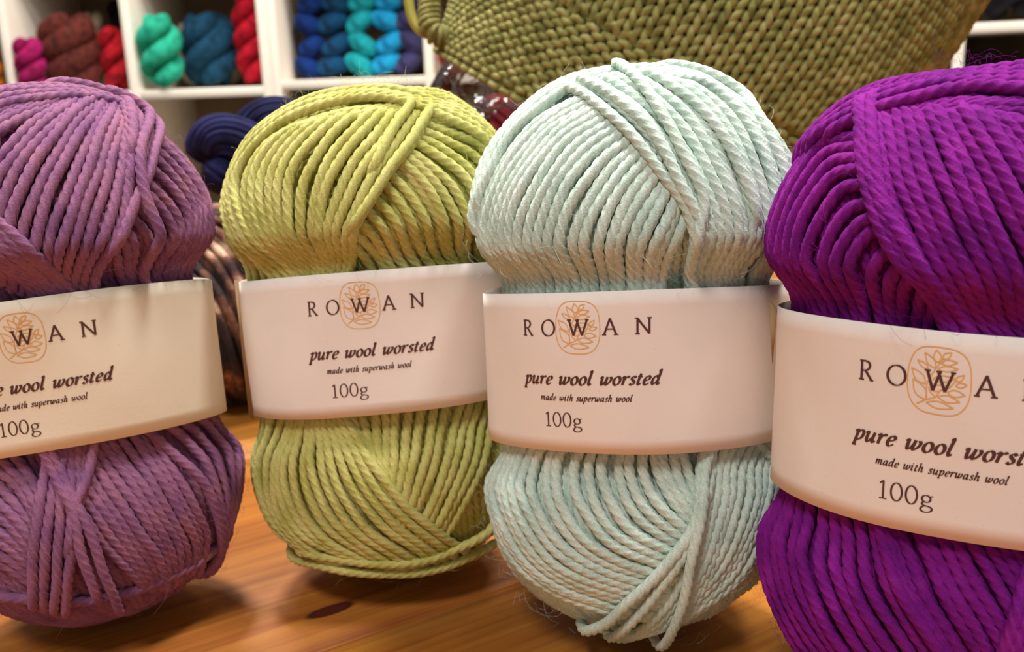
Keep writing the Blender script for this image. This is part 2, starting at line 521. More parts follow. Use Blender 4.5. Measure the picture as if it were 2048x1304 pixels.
shelf_item(918, 104, 88, 84, H('dusty_red_wool', (166, 66, 74), (112, 36, 46)), 'dusty red skein below the knitted hat brim', GA, floor=zc, turns=1.0, phase=1.0, Y=2.03)
dk = H('midnight_wool', (26, 24, 40), (10, 9, 18))
for i, px in enumerate((634, 710, 786)):
    shelf_item(px, 300, 72, 236, dk, 'midnight dark skein under the blue hanks, %s the lime ball' % ('far left above', 'straight above', 'right of centre above')[i], GA, floor=zc - .29, turns=2.0, phase=i * 1.1)
shelf_item(840, 300, 26, 240, H('rust_wool', (170, 74, 28), (110, 44, 16)), 'rust orange skein just below the shelf of blue hanks', GA, floor=zc - .29, turns=2.0, Y=2.1)
dirx = np.array([math.cos(YAW_R), math.sin(YAW_R), 0]); diry = np.array([-math.sin(YAW_R), math.cos(YAW_R), 0])
bk = H('raven_wool', (22, 20, 30), (8, 7, 12)); gk = H('charcoal_wool', (58, 62, 60), (30, 34, 32))
for i, (u, z, h, w, mm_, lb) in enumerate(((.075, 0, .18, .105, bk, 'black skein on the upper shelf beside the hat'),
                                     (.18, 0, .2, .1, bk, 'black skein on the upper shelf at the right edge'),
                                     (.075, -.29, .235, .11, bk, 'black skein on the lower shelf behind the purple ball'),
                                     (.135, -.29, .24, .10, bk, 'black skein behind the charcoal one on the lower shelf'),
                                     (.19, -.29, .20, .1, gk, 'charcoal skein on the lower shelf behind the purple ball'))):
    c = PR + dirx * u + diry * (.25 if u == .135 else .09); c[2] = PR[2] + z + .0095 + h / 2
    skein('yarn_skein', lb, GA, c, (0, 0, 1), h, w, mm_, 2, 1.4, i * .8)
# ------------------------------------------------------------------ lettering: broad-nib strokes
def pen(p, wmax, wmin, nib, k=6, curve=True):
    """stroke a centre line with a slanted broad nib; returns flat quads in (x, y)"""
    p = np.asarray(p, float)
    if curve and len(p) > 2: p = catmull(p, k)
    elif len(p) == 2: p = resample(p, n=4)
    t = np.gradient(p, axis=0); l = np.linalg.norm(t, axis=1)[:, None] + 1e-9; t = t / l
    a = np.arctan2(t[:, 1], t[:, 0])
    w = wmin + (wmax - wmin) * np.abs(np.sin(a - nib))
    n = np.stack([-t[:, 1], t[:, 0]], 1)
    v = np.empty((2 * len(p), 2)); v[0::2] = p + n * w[:, None] / 2; v[1::2] = p - n * w[:, None] / 2
    i = np.arange(len(p) - 1) * 2
    return v, np.stack([i, i + 1, i + 3, i + 2], 1)


def ell(cx, cy, rx, ry, n=18, a0=.25):
    a = np.linspace(a0, a0 + 2 * math.pi, n + 1)
    return [(cx + rx * math.cos(k), cy + ry * math.sin(k)) for k in a]


CAPS = {   # strokes (straight flag, points), advance; cap height 1
    'R': ([(0, [(.14, 0), (.14, 1)]), (1, [(.02, 1), (.3, 1), (.52, .93), (.58, .75), (.5, .58), (.32, .5), (.14, .5)]),
           (0, [(.34, .5), (.70, 0)]), (0, [(0, 0), (.29, 0)]), (0, [(.6, 0), (.80, 0)])], .78),
    'O': ([(1, ell(.46, .5, .44, .52))], .92),
    'W': ([(0, [(.08, 1), (.38, 0)]), (0, [(.38, 0), (.66, .96)]), (0, [(.58, .98), (.92, 0)]), (0, [(.92, 0), (1.24, 1)]),
           (0, [(-.05, 1), (.24, 1)]), (0, [(.48, .99), (.74, .99)]), (0, [(1.12, 1), (1.36, 1)])], 1.3),
    'A': ([(0, [(.06, 0), (.43, 1.04)]), (0, [(.42, 1.04), (.82, 0)]), (0, [(.2, .36), (.66, .36)]), (0, [(-.06, 0), (.2, 0)]), (0, [(.66, 0), (.96, 0)])], .9),
    'N': ([(0, [(.12, 0), (.12, 1)]), (0, [(.1, 1), (.86, 0)]), (0, [(.86, 0), (.86, 1)]), (0, [(-.02, 0), (.27, 0)]), (0, [(-.05, 1), (.16, 1)]), (0, [(.72, 1), (1.0, 1)])], .98),
    '1': ([(0, [(.24, 0), (.24, 1)]), (0, [(.08, .84), (.24, 1)]), (0, [(.06, 0), (.42, 0)])], .52),
    '0': ([(1, ell(.3, .5, .25, .5))], .64),
    'g': ([(1, ell(.28, .43, .19, .19)), (1, [(.18, .27), (.1, .15), (.18, .06), (.36, .03), (.52, -.04), (.54, -.18), (.38, -.3), (.2, -.31), (.06, -.22), (.08, -.08), (.22, .04)]),
           (0, [(.42, .56), (.58, .62)])], .62),
}
ITAL = {   # x-height 1, slanted later
    'p': ([(1, [(-.1, .8), (.1, 1.0), (.12, .6), (.1, -.55)]), (1, [(.12, .62), (.3, .95), (.52, .95), (.6, .6), (.5, .2), (.3, 0), (.12, .1)]), (0, [(-.06, -.55), (.3, -.55)])], .74),
    'u': ([(1, [(-.1, .82), (.08, 1), (.08, .35), (.15, .04), (.3, .06), (.54, .55)]), (1, [(.58, 1), (.54, .25), (.62, 0), (.78, .18)])], .82),
    'r': ([(1, [(-.1, .82), (.1, 1), (.11, .5), (.1, 0)]), (1, [(.11, .5), (.25, .85), (.42, 1), (.54, .88)])], .58),
    'e': ([(1, [(.08, .45), (.42, .58), (.52, .82), (.38, 1), (.18, .88), (.05, .5), (.12, .1), (.3, 0), (.54, .2)])], .64),
    'w': ([(1, [(-.1, .82), (.08, 1), (.1, .4), (.18, .03), (.36, .2), (.52, .65)]), (1, [(.54, 1), (.5, .3), (.6, .03), (.82, .3), (.94, .7), (.84, 1)])], 1.06),
    'o': ([(1, ell(.32, .5, .28, .5))], .7),
    'l': ([(1, [(-.02, 1.52), (.13, 1.7), (.1, .8), (.1, .25), (.2, 0), (.36, .18)])], .42),
    's': ([(1, [(.46, .82), (.3, 1), (.12, .86), (.16, .65), (.38, .4), (.4, .15), (.22, 0), (.02, .14)])], .54),
    't': ([(1, [(.18, 1.32), (.13, .8), (.1, .25), (.2, 0), (.38, .18)]), (0, [(-.04, .97), (.38, .97)])], .46),
    'd': ([(1, [(.52, .8), (.32, 1), (.12, .8), (.04, .35), (.15, .02), (.34, .15), (.54, .55)]), (1, [(.42, 1.55), (.58, 1.7), (.55, .8), (.53, .22), (.62, 0), (.78, .18)])], .82),
    'm': ([(1, [(-.1, .82), (.08, 1), (.09, .5), (.08, 0)]), (1, [(.09, .5), (.26, .9), (.42, .98), (.48, .8), (.46, 0)]), (1, [(.47, .5), (.64, .9), (.8, .98), (.87, .8), (.84, .22), (.92, 0), (1.06, .18)])], 1.12),
    'a': ([(1, [(.54, .84), (.34, 1), (.13, .8), (.04, .35), (.15, .02), (.34, .15), (.54, .55)]), (1, [(.58, 1), (.54, .22), (.62, 0), (.78, .18)])], .82),
    'i': ([(1, [(-.1, .82), (.1, 1), (.08, .22), (.18, 0), (.34, .18)]), (0, [(.1, 1.36), (.13, 1.5)])], .42),
    'h': ([(1, [(-.02, 1.52), (.12, 1.7), (.1, .8), (.08, 0)]), (1, [(.09, .5), (.26, .9), (.44, .98), (.52, .8), (.5, .22), (.58, 0), (.74, .18)])], .8),
    ' ': ([], .52),
}


def text_geo(txt, table_, x0, x1, base, height, wmax, wmin, nib, slant=0., track=0., centers=None):
    """quads in label millimetres; the line fills x0..x1"""
    out = []; x = 0
    pens = []
    for ch in txt:
        st, adv = table_[ch]
        pens.append((x, st)); x += adv + track
    total = x - track
    sx = (x1 - x0) / (total * height)
    for i, (px, st) in enumerate(pens):
        for fl, p in st:
            p = np.asarray(p, float).copy()
            p[:, 0] += slant * p[:, 1]
            v, q = pen(p, wmax, wmin, nib, curve=bool(fl))
            if centers is not None:
                w = table_[txt[i]][1]
                v[:, 0] = centers[i] + (v[:, 0] - w / 2) * height
            else:
                v[:, 0] = x0 + (v[:, 0] + px) * height * sx
            v[:, 1] = base + v[:, 1] * height
            out.append((v, q))
    return out


def leaf(p0, p1, w):
    p0, p1 = np.array(p0, float), np.array(p1, float)
    d = p1 - p0; n = np.array([-d[1], d[0]]) / np.linalg.norm(d)
    a = [p0, p0 + d * .3 + n * w * .85, p0 + d * .6 + n * w * .8, p1]
    b = [p1, p0 + d * .6 - n * w * .8, p0 + d * .3 - n * w * .85, p0]
    return [np.array(a), np.array(b)]


def emblem_geo():
    """rounded frame and leafy sprig, traced in a 1222 x 1304 crop, scaled to the frame height"""
    S = 9.72 / 1095.0
    def P(l): return (np.array(l, float) - (588, 632)) * (S, -S)
    st = []
    fr = [(400, 90), (588, 85), (780, 105), (930, 190), (1010, 340), (1040, 560), (1040, 800), (1000, 980), (900, 1120), (760, 1175), (588, 1178), (400, 1160), (270, 1085), (180, 960), (135, 780), (130, 560), (150, 380), (210, 210), (300, 120)]
    st.append(catmull(P(fr), 6, closed=True)); st[0] = np.vstack([st[0], st[0][:1]])
    for l in ([(290, 1045), (420, 960), (560, 890), (620, 780), (740, 720), (830, 580)],
              [(430, 950), (420, 720), (470, 560), (540, 420), (620, 270)],
              [(560, 890), (480, 820), (450, 740)]):
        st.append(catmull(P(l), 6))
    for a, b, w in (((560, 330), (525, 130), 62), ((620, 260), (740, 150), 46), ((600, 330), (835, 295), 48), ((560, 430), (850, 400), 48),
                    ((530, 430), (360, 190), 58), ((430, 450), (260, 325), 40), ((400, 700), (180, 465), 70), ((420, 960), (210, 640), 90),
                    ((500, 600), (820, 560), 55), ((480, 780), (700, 700), 55), ((720, 790), (975, 810), 58), ((590, 880), (910, 930), 60), ((430, 1000), (830, 1045), 62),
                    ((830, 600), (940, 485), 40), ((830, 670), (990, 640), 42)):
        for c in leaf(a, b, w):
            st.append(catmull(P(c), 5))
    return [pen(s, .17, .17, 0, curve=False) for s in st]


LABEL_MM = 10.5     # photo pixels per millimetre on the mint ball's band
def lm(x): return (x - 1167) / LABEL_MM


TXT = {}
TXT['emblem'] = emblem_geo()
TXT['brand_lettering'] = text_geo('ROWAN', CAPS, 0, 1, -1.40, 2.85, .135, .05, math.radians(14),
                                  centers=[lm(1061), lm(1108), lm(1168), lm(1229), lm(1290)])
TXT['name_lettering'] = text_geo('pure wool worsted', ITAL, lm(1047), lm(1320), -10.75, 1.55, .29, .08, math.radians(30), .24, .12)
TXT['fibre_lettering'] = text_geo('made with superwash wool', ITAL, lm(1084), lm(1268), -13.9, .76, .27, .09, math.radians(30), .24, .14)
TXT['weight_lettering'] = text_geo('100g', CAPS, lm(1091), lm(1173), -19.1, 2.8, .095, .04, math.radians(14), 0, .04)

# ------------------------------------------------------------------ ball of yarn
PROFILE = [(0, 126), (8, 125.4), (14, 123.8), (20.5, 120.2), (26, 115.4), (30.8, 109.4), (34.4, 102.6), (36.2, 95.5), (35.8, 89), (33.6, 83), (31.2, 78), (30.3, 72),
           (30, 63), (30.3, 53), (31.6, 46.5), (34.2, 40), (35.6, 33), (35, 25), (32.4, 17), (28, 10.5), (21.5, 5), (13, 1.6), (6, .4), (0, 0)]
ZC = .063
_p = np.array(PROFILE, float) / 1000.0
_p[:, 1] -= ZC
_pd = catmull(_p, 8)
_th = np.arctan2(_pd[:, 1], _pd[:, 0]); _rr = np.hypot(_pd[:, 0], _pd[:, 1])
_o = np.argsort(_th)
TH = np.linspace(-math.pi / 2, math.pi / 2, 721); RR = np.interp(TH, _th[_o], _rr[_o])
_ker = np.hanning(15); _ker /= _ker.sum()
RR = np.convolve(np.pad(RR, 7, mode='reflect'), _ker, 'valid')
R_ST = .00116


def depth_ratio(z):
    return .77 - .06 * np.exp(-(z / .019) ** 4)


class Ball:
    def __init__(s, base, yaw, scale=1.0, lean=(0, 0)):
        s.base = np.array([base[0], base[1], 0.0]); s.sc = scale
        vd = s.base - CAM; vd[2] = 0; vd /= np.linalg.norm(vd)
        a = math.atan2(vd[1], vd[0]) - math.pi / 2 + yaw
        s.yaw = a
        s.ex = np.array([math.cos(a), math.sin(a), 0]); s.ey = np.array([-math.sin(a), math.cos(a), 0])
        s.M = np.stack([s.ex, s.ey, [0, 0, 1.0]])      # world -> local rows

    def loc(s, p): return (np.asarray(p) - s.base) @ s.M.T / s.sc
    def F(s, p):
        z = p[..., 2] - ZC
        y = p[..., 1] / depth_ratio(z)
        rho = np.sqrt(p[..., 0] ** 2 + y ** 2 + 1e-14)
        return np.sqrt(rho ** 2 + z ** 2) - np.interp(np.arctan2(z, rho), TH, RR)
    def grad(s, p):
        e = 4e-4
        g = np.stack([s.F(p + d) - s.F(p - d) for d in np.eye(3) * e], -1) / (2 * e)
        return g
    def project(s, p, it=4):
        for _ in range(it):
            g = s.grad(p); f = s.F(p)
            p = p - g * (f / (g ** 2).sum(-1))[..., None]
        return p
    def normal(s, p):
        g = s.grad(p); return g / np.linalg.norm(g, axis=-1)[..., None]
    def cast(s, px):
        """photo pixels -> points on the ball (nearest point of the surface where the ray just misses)"""
        px = np.asarray(px, float)
        d = FWD[None] + RT[None] * ((px[:, :1] - 1024) / F_PX) - UP[None] * ((px[:, 1:] - 652) / F_PX)
        o = s.loc(CAM); dl = d @ s.M.T / s.sc
        t = np.linspace(.08, .34, 521)
        P = o + dl[:, None] * t[None, :, None]
        f = s.F(P)
        res = np.empty((len(px), 3))
        for i in range(len(px)):
            neg = np.where(f[i] < 0)[0]
            if len(neg):
                k = neg[0]; a, b = t[k - 1], t[k]
                for _ in range(18):
                    m = .5 * (a + b)
                    if s.F(o + dl[i] * m) < 0: b = m
                    else: a = m
                res[i] = o + dl[i] * b
            else:
                res[i] = o + dl[i] * t[np.argmin(f[i])]
        return s.project(res)
    def extend(s, p, end, length):
        """run on over the surface (a geodesic) past one end"""
        if length <= 0: return p
        q = p[::-1] if end == 0 else p
        a = q[-1]; tdir = q[-1] - q[max(-8, -len(q))]; tdir = tdir / np.linalg.norm(tdir)
        step = .0012; out = []
        for _ in range(int(length / step)):
            n = s.normal(a[None])[0]; tdir = tdir - n * (n @ tdir); tdir /= np.linalg.norm(tdir)
            a = s.project((a + tdir * step)[None], 2)[0]; out.append(a)
        q = np.vstack([q, out]) if out else q
        return q[::-1] if end == 0 else q


def make_strand(B, pts, layer, root, mat, r=R_ST, ds=.00068, dive=(1, 1), rnd=None, wob=.00018, bd=None):
    """pts on the ball surface -> one plied yarn strand lying on it"""
    p = resample(smooth_line(resample(pts, ds=.0012), 3), ds=ds)
    n = B.normal(p)
    m = len(p); u = np.linspace(0, 1, m); L_ = m * ds
    h = -.0012 + (layer - 1) * .00135 + .00010 * np.sin(u * L_ * 300 + rnd.uniform(0, 6)) + rnd.normal(0, .00012)
    h = np.full(m, h) if np.ndim(h) == 0 else h
    dl = .006 / max(L_, .012)
    if dive[0]: h = h - .0034 * np.clip(1 - u / dl, 0, 1) ** 2
    if dive[1]: h = h - .0034 * np.clip(1 - (1 - u) / dl, 0, 1) ** 2
    tan = np.gradient(p, axis=0); tan /= np.linalg.norm(tan, axis=1)[:, None] + 1e-12
    side = np.cross(n, tan)
    w = wob * (np.sin(u * L_ * rnd.uniform(120, 200) + rnd.uniform(0, 6)) + .6 * np.sin(u * L_ * 420 + rnd.uniform(0, 6)))
    p = p + n * h[:, None] + side * w[:, None]
    if bd is not None: p = bd.tuck(p, np.clip((3.1 - layer) * .0007, 0, .003))
    v, q, t = tube_geo(p, r * rnd.uniform(.95, 1.05), 12, -.0095, True, rnd.uniform(0, 6.28), normals=n)
    return mesh_obj('yarn_strand', v, q, t, mat, root)


def bundle(B, root, mat, tr, ga, gb, n, layer, ext=(.010, .010), r=R_ST, dive=(1, 1), rnd=None, jit=.12, bd=None):
    """n strands spread between two guide lines read off the photograph"""
    x0, y0, sc = tr
    A = resample(catmull(np.array(ga, float), 8), n=40) / sc + (x0, y0)
    if gb is None: ts = [0.0]; C = A
    else:
        C = resample(catmull(np.array(gb, float), 8), n=40) / sc + (x0, y0)
        ts = np.linspace(0, 1, n)
    pa, pc = B.cast(A), (B.cast(C) if gb is not None else None)
    for i, t in enumerate(ts):
        if gb is not None and 0 < i < n - 1: t = t + rnd.normal(0, jit) / n
        p = pa if gb is None else B.project(pa * (1 - t) + pc * t)
        p = smooth_line(p, 2)
        e0 = ext[0] * rnd.uniform(.85, 1.15); e1 = ext[1] * rnd.uniform(.85, 1.15)
        p = B.extend(B.extend(p, 0, e0), 1, e1)
        make_strand(B, p, layer + rnd.normal(0, .04), root, mat, r, dive=dive, rnd=rnd, bd=bd)


def inner_winding(B, root, mat, rnd, bd, n=92, off=-.0040):
    """under-layers: loops wound steeply round the whole ball, seen in the gaps and at the back"""
    mb = MB()
    tilt = math.radians(17)
    for k in range(n):
        ph = 2 * math.pi * (k + rnd.normal(0, .12)) / n
        t = np.linspace(-math.pi / 2 + .16, math.pi / 2 - .16, 70)
        d = np.stack([np.cos(t), np.zeros_like(t), np.sin(t)], 1)          # a meridian ...
        y, z = d[:, 1].copy(), d[:, 2].copy()
        d[:, 1] = y * math.cos(tilt) - z * math.sin(tilt); d[:, 2] = y * math.sin(tilt) + z * math.cos(tilt)   # ... leaning over
        c, s_ = math.cos(ph), math.sin(ph)
        d = np.stack([d[:, 0] * c - d[:, 1] * s_, d[:, 0] * s_ + d[:, 1] * c, d[:, 2]], 1)
        p = B.project(np.array([0, 0, ZC]) + d * np.array([.03, .022, .055]), 6)
        p = p + B.normal(p) * (off + rnd.normal(0, .0002))
        p = bd.tuck(resample(p, ds=.0017), .0040)
        v, q, t_ = tube_geo(p, R_ST * 1.15, 12, -.0095, True, rnd.uniform(0, 6))
        mb.add(v, q, t_)
    o = mb.build('inner_winding', mat, root); o['kind'] = 'stuff'
    # solid heart
    u = np.linspace(0, 2 * math.pi, 40, endpoint=False); w = np.linspace(-1.45, 1.45, 36)
    U, W_ = np.meshgrid(u, w)
    d = np.stack([np.cos(U) * np.cos(W_) * .03, np.sin(U) * np.cos(W_) * .022, np.sin(W_) * .055], -1).reshape(-1, 3)
    p = B.project(np.array([0, 0, ZC]) + d, 6); p = bd.tuck(p - B.normal(p) * .0062, .0062)
    i = np.arange(35)[:, None] * 40; j = np.arange(40)[None]
    q = np.stack([i + j, i + (j + 1) % 40, i + 40 + (j + 1) % 40, i + 40 + j], -1).reshape(-1, 4)
    v = np.vstack([p, [[0, 0, p[:40, 2].mean()], [0, 0, p[-40:, 2].mean()]]])
    t = [(1400 + 40, (a + 1) % 40, a) for a in range(40)] + [(1441, 1400 + a, 1400 + (a + 1) % 40) for a in range(40)]
    mesh_obj('heart', v, q, t, mat, root)


def fuzz(B, root, mat, rnd, n=420, r=.00002):
    """stray wool fibres standing off the strands"""
    mb = MB()
    d = rnd.normal(0, 1, (n, 3)); d /= np.linalg.norm(d, axis=1)[:, None]
    d[:, 1] = np.where(rnd.uniform(0, 1, n) < .8, -np.abs(d[:, 1]), d[:, 1])
    p = B.project(np.array([0, 0, ZC]) + d * np.array([.03, .022, .055]), 6); nn = B.normal(p)
    for i in range(n):
        if abs(p[i, 2] - ZC) < .021 or p[i, 2] < .004: continue
        a = rnd.normal(0, 1, 3); a -= nn[i] * (a @ nn[i]); a /= np.linalg.norm(a)
        L_ = rnd.uniform(.0018, .0052); k = np.linspace(0, 1, 6)[:, None]
        c = rnd.normal(0, 1, 3) * L_ * .35
        q_ = p[i] - nn[i] * .0006 + a * k * L_ + nn[i] * (np.sin(k * 2.6) * L_ * rnd.uniform(.08, .42)) + c * k ** 2
        v, q, t = tube_geo(q_, r, 3, 0, False); mb.add(v, q, t)
    o = mb.build('fuzz', mat, root); o['kind'] = 'stuff'


# paper band -----------------------------------------------------------
def band_curve(a, b, q, n=61):
    x = np.linspace(-1, 1, n); x = np.sign(x) * (1 - (1 - np.abs(x)) ** 1.35)
    return np.stack([x * a, -b * (1 - np.abs(x) ** 2.1) ** q], 1)


class Band:
    def __init__(s, a, b, q, z0, z1, tilt, seed, roll=0.0, flare=0.0):
        s.roll = roll
        s.a, s.b, s.q, s.z0, s.z1, s.tilt, s.flare = a, b, q, z0, z1, tilt, flare
        c = band_curve(a, b, q, 241)
        s.cx = c; l = np.r_[0, np.cumsum(np.linalg.norm(np.diff(c, axis=0), axis=1))]
        s.l = l - l[120]
        s.seed = seed
    def pt(s, u, v, off=0.0):
        """u: metres along the front from its middle, v: metres above the band's middle"""
        u = np.asarray(u, float); v = np.asarray(v, float)
        x = np.interp(u, s.l, s.cx[:, 0]); y = np.interp(u, s.l, s.cx[:, 1])
        e = 3e-4
        tx = np.interp(u + e, s.l, s.cx[:, 0]) - np.interp(u - e, s.l, s.cx[:, 0]); ty = np.interp(u + e, s.l, s.cx[:, 1]) - np.interp(u - e, s.l, s.cx[:, 1])
        ln = np.hypot(tx, ty) + 1e-12
        nx, ny = ty / ln, -tx / ln
        wr = .00022 * np.sin(u * 160 + s.seed) * np.cos(v * 120 + 2 * s.seed) + .00035 * np.sin(u * 70 + v * 95 + s.seed * 1.7)
        wr = wr * np.clip((s.l[-1] - np.abs(u)) / .006, 0, 1)
        o = off + wr + s.flare * (v / .017) ** 2
        return np.stack([x + nx * o, y + ny * o, .5 * (s.z0 + s.z1) + v - s.tilt * y + s.roll * x], -1)

    def tuck(s, p, inset=.0):
        """pull yarn in where the band squeezes it"""
        hh = (s.z1 - s.z0) / 2
        v = p[:, 2] - .5 * (s.z0 + s.z1) + s.tilt * np.minimum(p[:, 1], 0) - s.roll * p[:, 0]
        w = np.clip((hh + .0105 - np.abs(v)) / .0105, 0, 1); w = w * w * (3 - 2 * w)
        a, b = s.a - .0015 - inset, s.b - .0013 - inset
        lo = np.zeros(len(p)); hi = np.ones(len(p)) * 1.0
        def f(k): return np.clip(np.abs(p[:, 0]) * k / a, 0, 9) ** 2.1 + (np.abs(p[:, 1]) * k / b) ** (1 / s.q) - 1
        out = f(hi) > 0
        for _ in range(16):
            m = .5 * (lo + hi); g = f(m) > 0
            hi = np.where(g, m, hi); lo = np.where(g, lo, m)
        k = np.where(out, lo, 1.0)
        q_ = p.copy(); q_[:, :2] *= (1 - w * (1 - k))[:, None]
        return q_


M_PAPER_EDGE = plain_mat('paper_fold_brown', S2L(178, 148, 112), .8, .2)
M_INK = plain_mat('brown_ink', S2L(92, 56, 52), .6, .25, .05, 300)
M_ORANGE = plain_mat('orange_ink', S2L(238, 184, 116), .6, .25, .05, 300)


def paper_band(B, root, bd, mat, label_u, label_v, scale=1.0, flap=None, rot=0.0):
    hh = (bd.z1 - bd.z0) / 2; nu, nv = 72, 12
    th = .00022
    u = np.linspace(bd.l[0], bd.l[-1], nu); vv = np.linspace(-hh, hh, nv)
    U, V = np.meshgrid(u, vv)
    fr = bd.pt(U.ravel(), V.ravel()).reshape(nv, nu, 3)
    # the back of the band: the same arc mirrored, a little deeper
    c = bd.cx.copy(); bk = fr[:, ::-1].copy()
    yb = np.interp(bk[:, :, 0], c[:, 0], -c[:, 1])
    bk[:, :, 2] = bk[:, :, 2] + bd.tilt * bk[:, :, 1]; bk[:, :, 1] = yb; bk[:, :, 2] -= bd.tilt * bk[:, :, 1] * .3
    loop = np.concatenate([fr, bk[:, 1:-1]], 1); m = loop.shape[1]
    cen = loop.mean((0, 1)); d = loop - np.array([0, 0, 1]) * 0
    dirv = np.stack([loop[:, :, 0], loop[:, :, 1], np.zeros_like(loop[:, :, 0])], -1)
    dirv /= np.linalg.norm(dirv, axis=-1)[..., None]
    inner = loop - dirv * th
    V_ = np.concatenate([loop.reshape(-1, 3), inner.reshape(-1, 3)])
    i = np.arange(nv - 1)[:, None] * m; j = np.arange(m)[None]; j2 = (j + 1) % m
    qo = np.stack([i + j, i + j2, i + m + j2, i + m + j], -1).reshape(-1, 4); K = nv * m
    qi = qo[:, ::-1] + K
    jj = np.arange(m); jn = (jj + 1) % m
    bot = np.stack([jj, jj + K, jn + K, jn], 1); top = np.stack([jj, jn, jn + K, jj + K], 1) + (nv - 1) * m
    top = np.stack([jj + (nv - 1) * m, jn + (nv - 1) * m, jn + (nv - 1) * m + K, jj + (nv - 1) * m + K], 1)
    pb = mesh_obj('paper_band', V_, np.concatenate([qo, qi, bot, top]), None, mat, root)
    pb['label'] = 'cream paper band with brown printing'
    cr, sr = math.cos(rot), math.sin(rot)
    for nm, geo in TXT.items():
        mb = MB()
        for v, q in geo:
            x = (v[:, 0] * cr - v[:, 1] * sr) * scale / 1000 + label_u; y = (v[:, 0] * sr + v[:, 1] * cr) * scale / 1000 + label_v
            mb.add(bd.pt(x, y, .00006 if nm == 'emblem' else .00010), q)
        o = mb.build(nm, M_ORANGE if nm == 'emblem' else M_INK, pb, smooth=False)
        o['label'] = {'emblem': 'orange outline emblem of a leafy sprig in a rounded frame', 'brand_lettering': 'brown capital lettering',
                      'name_lettering': 'bold brown italic lettering', 'fibre_lettering': 'small brown italic lettering',
                      'weight_lettering': 'thin brown weight lettering'}[nm]
    if flap:
        mb = MB()
        for (pts) in flap:
            P = np.array(pts, float)
            v = np.vstack([P, P + (0, .0003, 0)]); n = len(P)
            q = [(0, 1, 2, 3), (7, 6, 5, 4)] + [(a, a + n, (a + 1) % n + n, (a + 1) % n) for a in range(n)]
            mb.add(v, q)
        fo = mb.build('band_flap', M_PAPER_EDGE, pb, smooth=False); fo['label'] = 'tan folded end of the paper band'
    return pb
# ------------------------------------------------------------------ the four balls
def ball(label, base, yaw, mat, seed, bundles, bd, paper, lab, flap=None, fz=900):
    B = Ball(base, yaw)
    root = empty('yarn_ball', tuple(B.base), label, 'yarn ball', 'banded yarn balls in a row on the table', rot=(0, 0, B.yaw))
    rnd = np.random.default_rng(seed)
    inner_winding(B, root, mat, rnd, bd)
    for b in bundles:
        tr, ga, gb, n, layer = b[:5]; kw = b[5] if len(b) > 5 else {}
        bundle(B, root, mat, tr, ga, gb, n, layer, rnd=rnd, bd=bd, **kw)
    fuzz(B, root, mat, rnd, fz)
    paper_band(B, root, bd, paper, *lab, flap=flap)
    return B


E1, E2 = .012, .016
# --- mint
TU, TL = (900, 70, 2.46), (940, 840, 2.81)
mint = [
    (TU, [(540, 310), (400, 400), (250, 580), (150, 780), (110, 960), (150, 1130), (200, 1270)], [(1180, 850), (1150, 950), (1110, 1060), (1080, 1260)], 21, 0.4, dict(ext=(.016, .008))),
    (TU, [(560, 230), (700, 310), (850, 440), (1000, 600), (1100, 740), (1180, 860), (1215, 1000), (1240, 1250)], [(1130, 205), (1280, 290), (1400, 410), (1500, 590), (1550, 760), (1570, 950), (1540, 1220)], 10, 1.35, dict(ext=(.004, .008))),
    (TU, [(640, 200), (800, 300), (950, 430), (1060, 580), (1130, 720), (1190, 830)], None, 1, 2.2, dict(ext=(.003, .010))),
    (TU, [(800, 45), (838, 150), (900, 215), (1000, 330), (1080, 450), (1150, 610), (1225, 740), (1245, 860), (1200, 960), (1225, 1060), (1265, 1240)], None, 1, 2.7, dict(ext=(0, .008), dive=(0, 1))),
    (TU, [(1000, 200), (1150, 290), (1230, 370), (1350, 520), (1450, 720)], None, 1, 2.2, dict(ext=(.006, .012))),
    (TU, [(110, 800), (130, 700), (195, 560), (300, 410), (440, 285), (590, 180), (780, 95), (950, 60), (1080, 75), (1220, 130)], [(190, 640), (250, 520), (350, 405), (460, 312), (570, 235), (720, 175), (870, 145), (1020, 120), (1200, 160), (1400, 290), (1520, 460)], 4, 1.5, dict(ext=(.010, .02))),
    (TU, [(1000, 62), (1180, 85), (1330, 150), (1450, 270), (1550, 400), (1660, 560)], [(1050, 190), (1200, 195), (1330, 250), (1450, 370), (1540, 520), (1600, 660)], 5, 1.2, dict(ext=(.008, .03))),
    (TU, [(1240, 125), (1400, 250), (1530, 440), (1610, 610)], None, 1, 2.3, dict(ext=(.012, .02))),
    (TU, [(860, 240), (930, 200), (1010, 170), (1100, 160)], [(700, 215), (780, 190), (860, 170), (930, 150)], 4, .9, dict(ext=(.004, .008))),
    (TL, [(150, 130), (75, 270), (62, 440), (130, 660), (270, 870), (500, 1020), (780, 1120)], [(1200, 190), (1250, 320), (1300, 450)], 20, 0.5, dict(ext=(.008, .016))),
    (TL, [(1390, 160), (1365, 350), (1330, 560), (1260, 800), (1160, 1000), (1040, 1150)], [(1790, 230), (1760, 420), (1690, 640), (1580, 850), (1440, 980), (1240, 1120)], 11, 1.1, dict(ext=(.008, .02))),
    (TL, [(1335, 150), (1305, 350), (1275, 540), (1205, 680), (1085, 840), (945, 980), (770, 1130)], None, 1, 2.1, dict(ext=(.008, .012))),
    (TL, [(1290, 560), (1235, 690), (1150, 830), (1040, 980), (890, 1160)], None, 1, 2.0, dict(ext=(.012, .012))),
    (TL, [(1345, 200), (1315, 380), (1285, 560), (1250, 720), (1215, 880), (1165, 1070), (1100, 1215)], None, 1, 2.9, dict(ext=(.010, .010))),
    (TL, [(1640, 120), (1690, 170), (1740, 235)], [(1700, 100), (1760, 150), (1800, 200)], 3, 2.0, dict(ext=(.006, .01))),
]
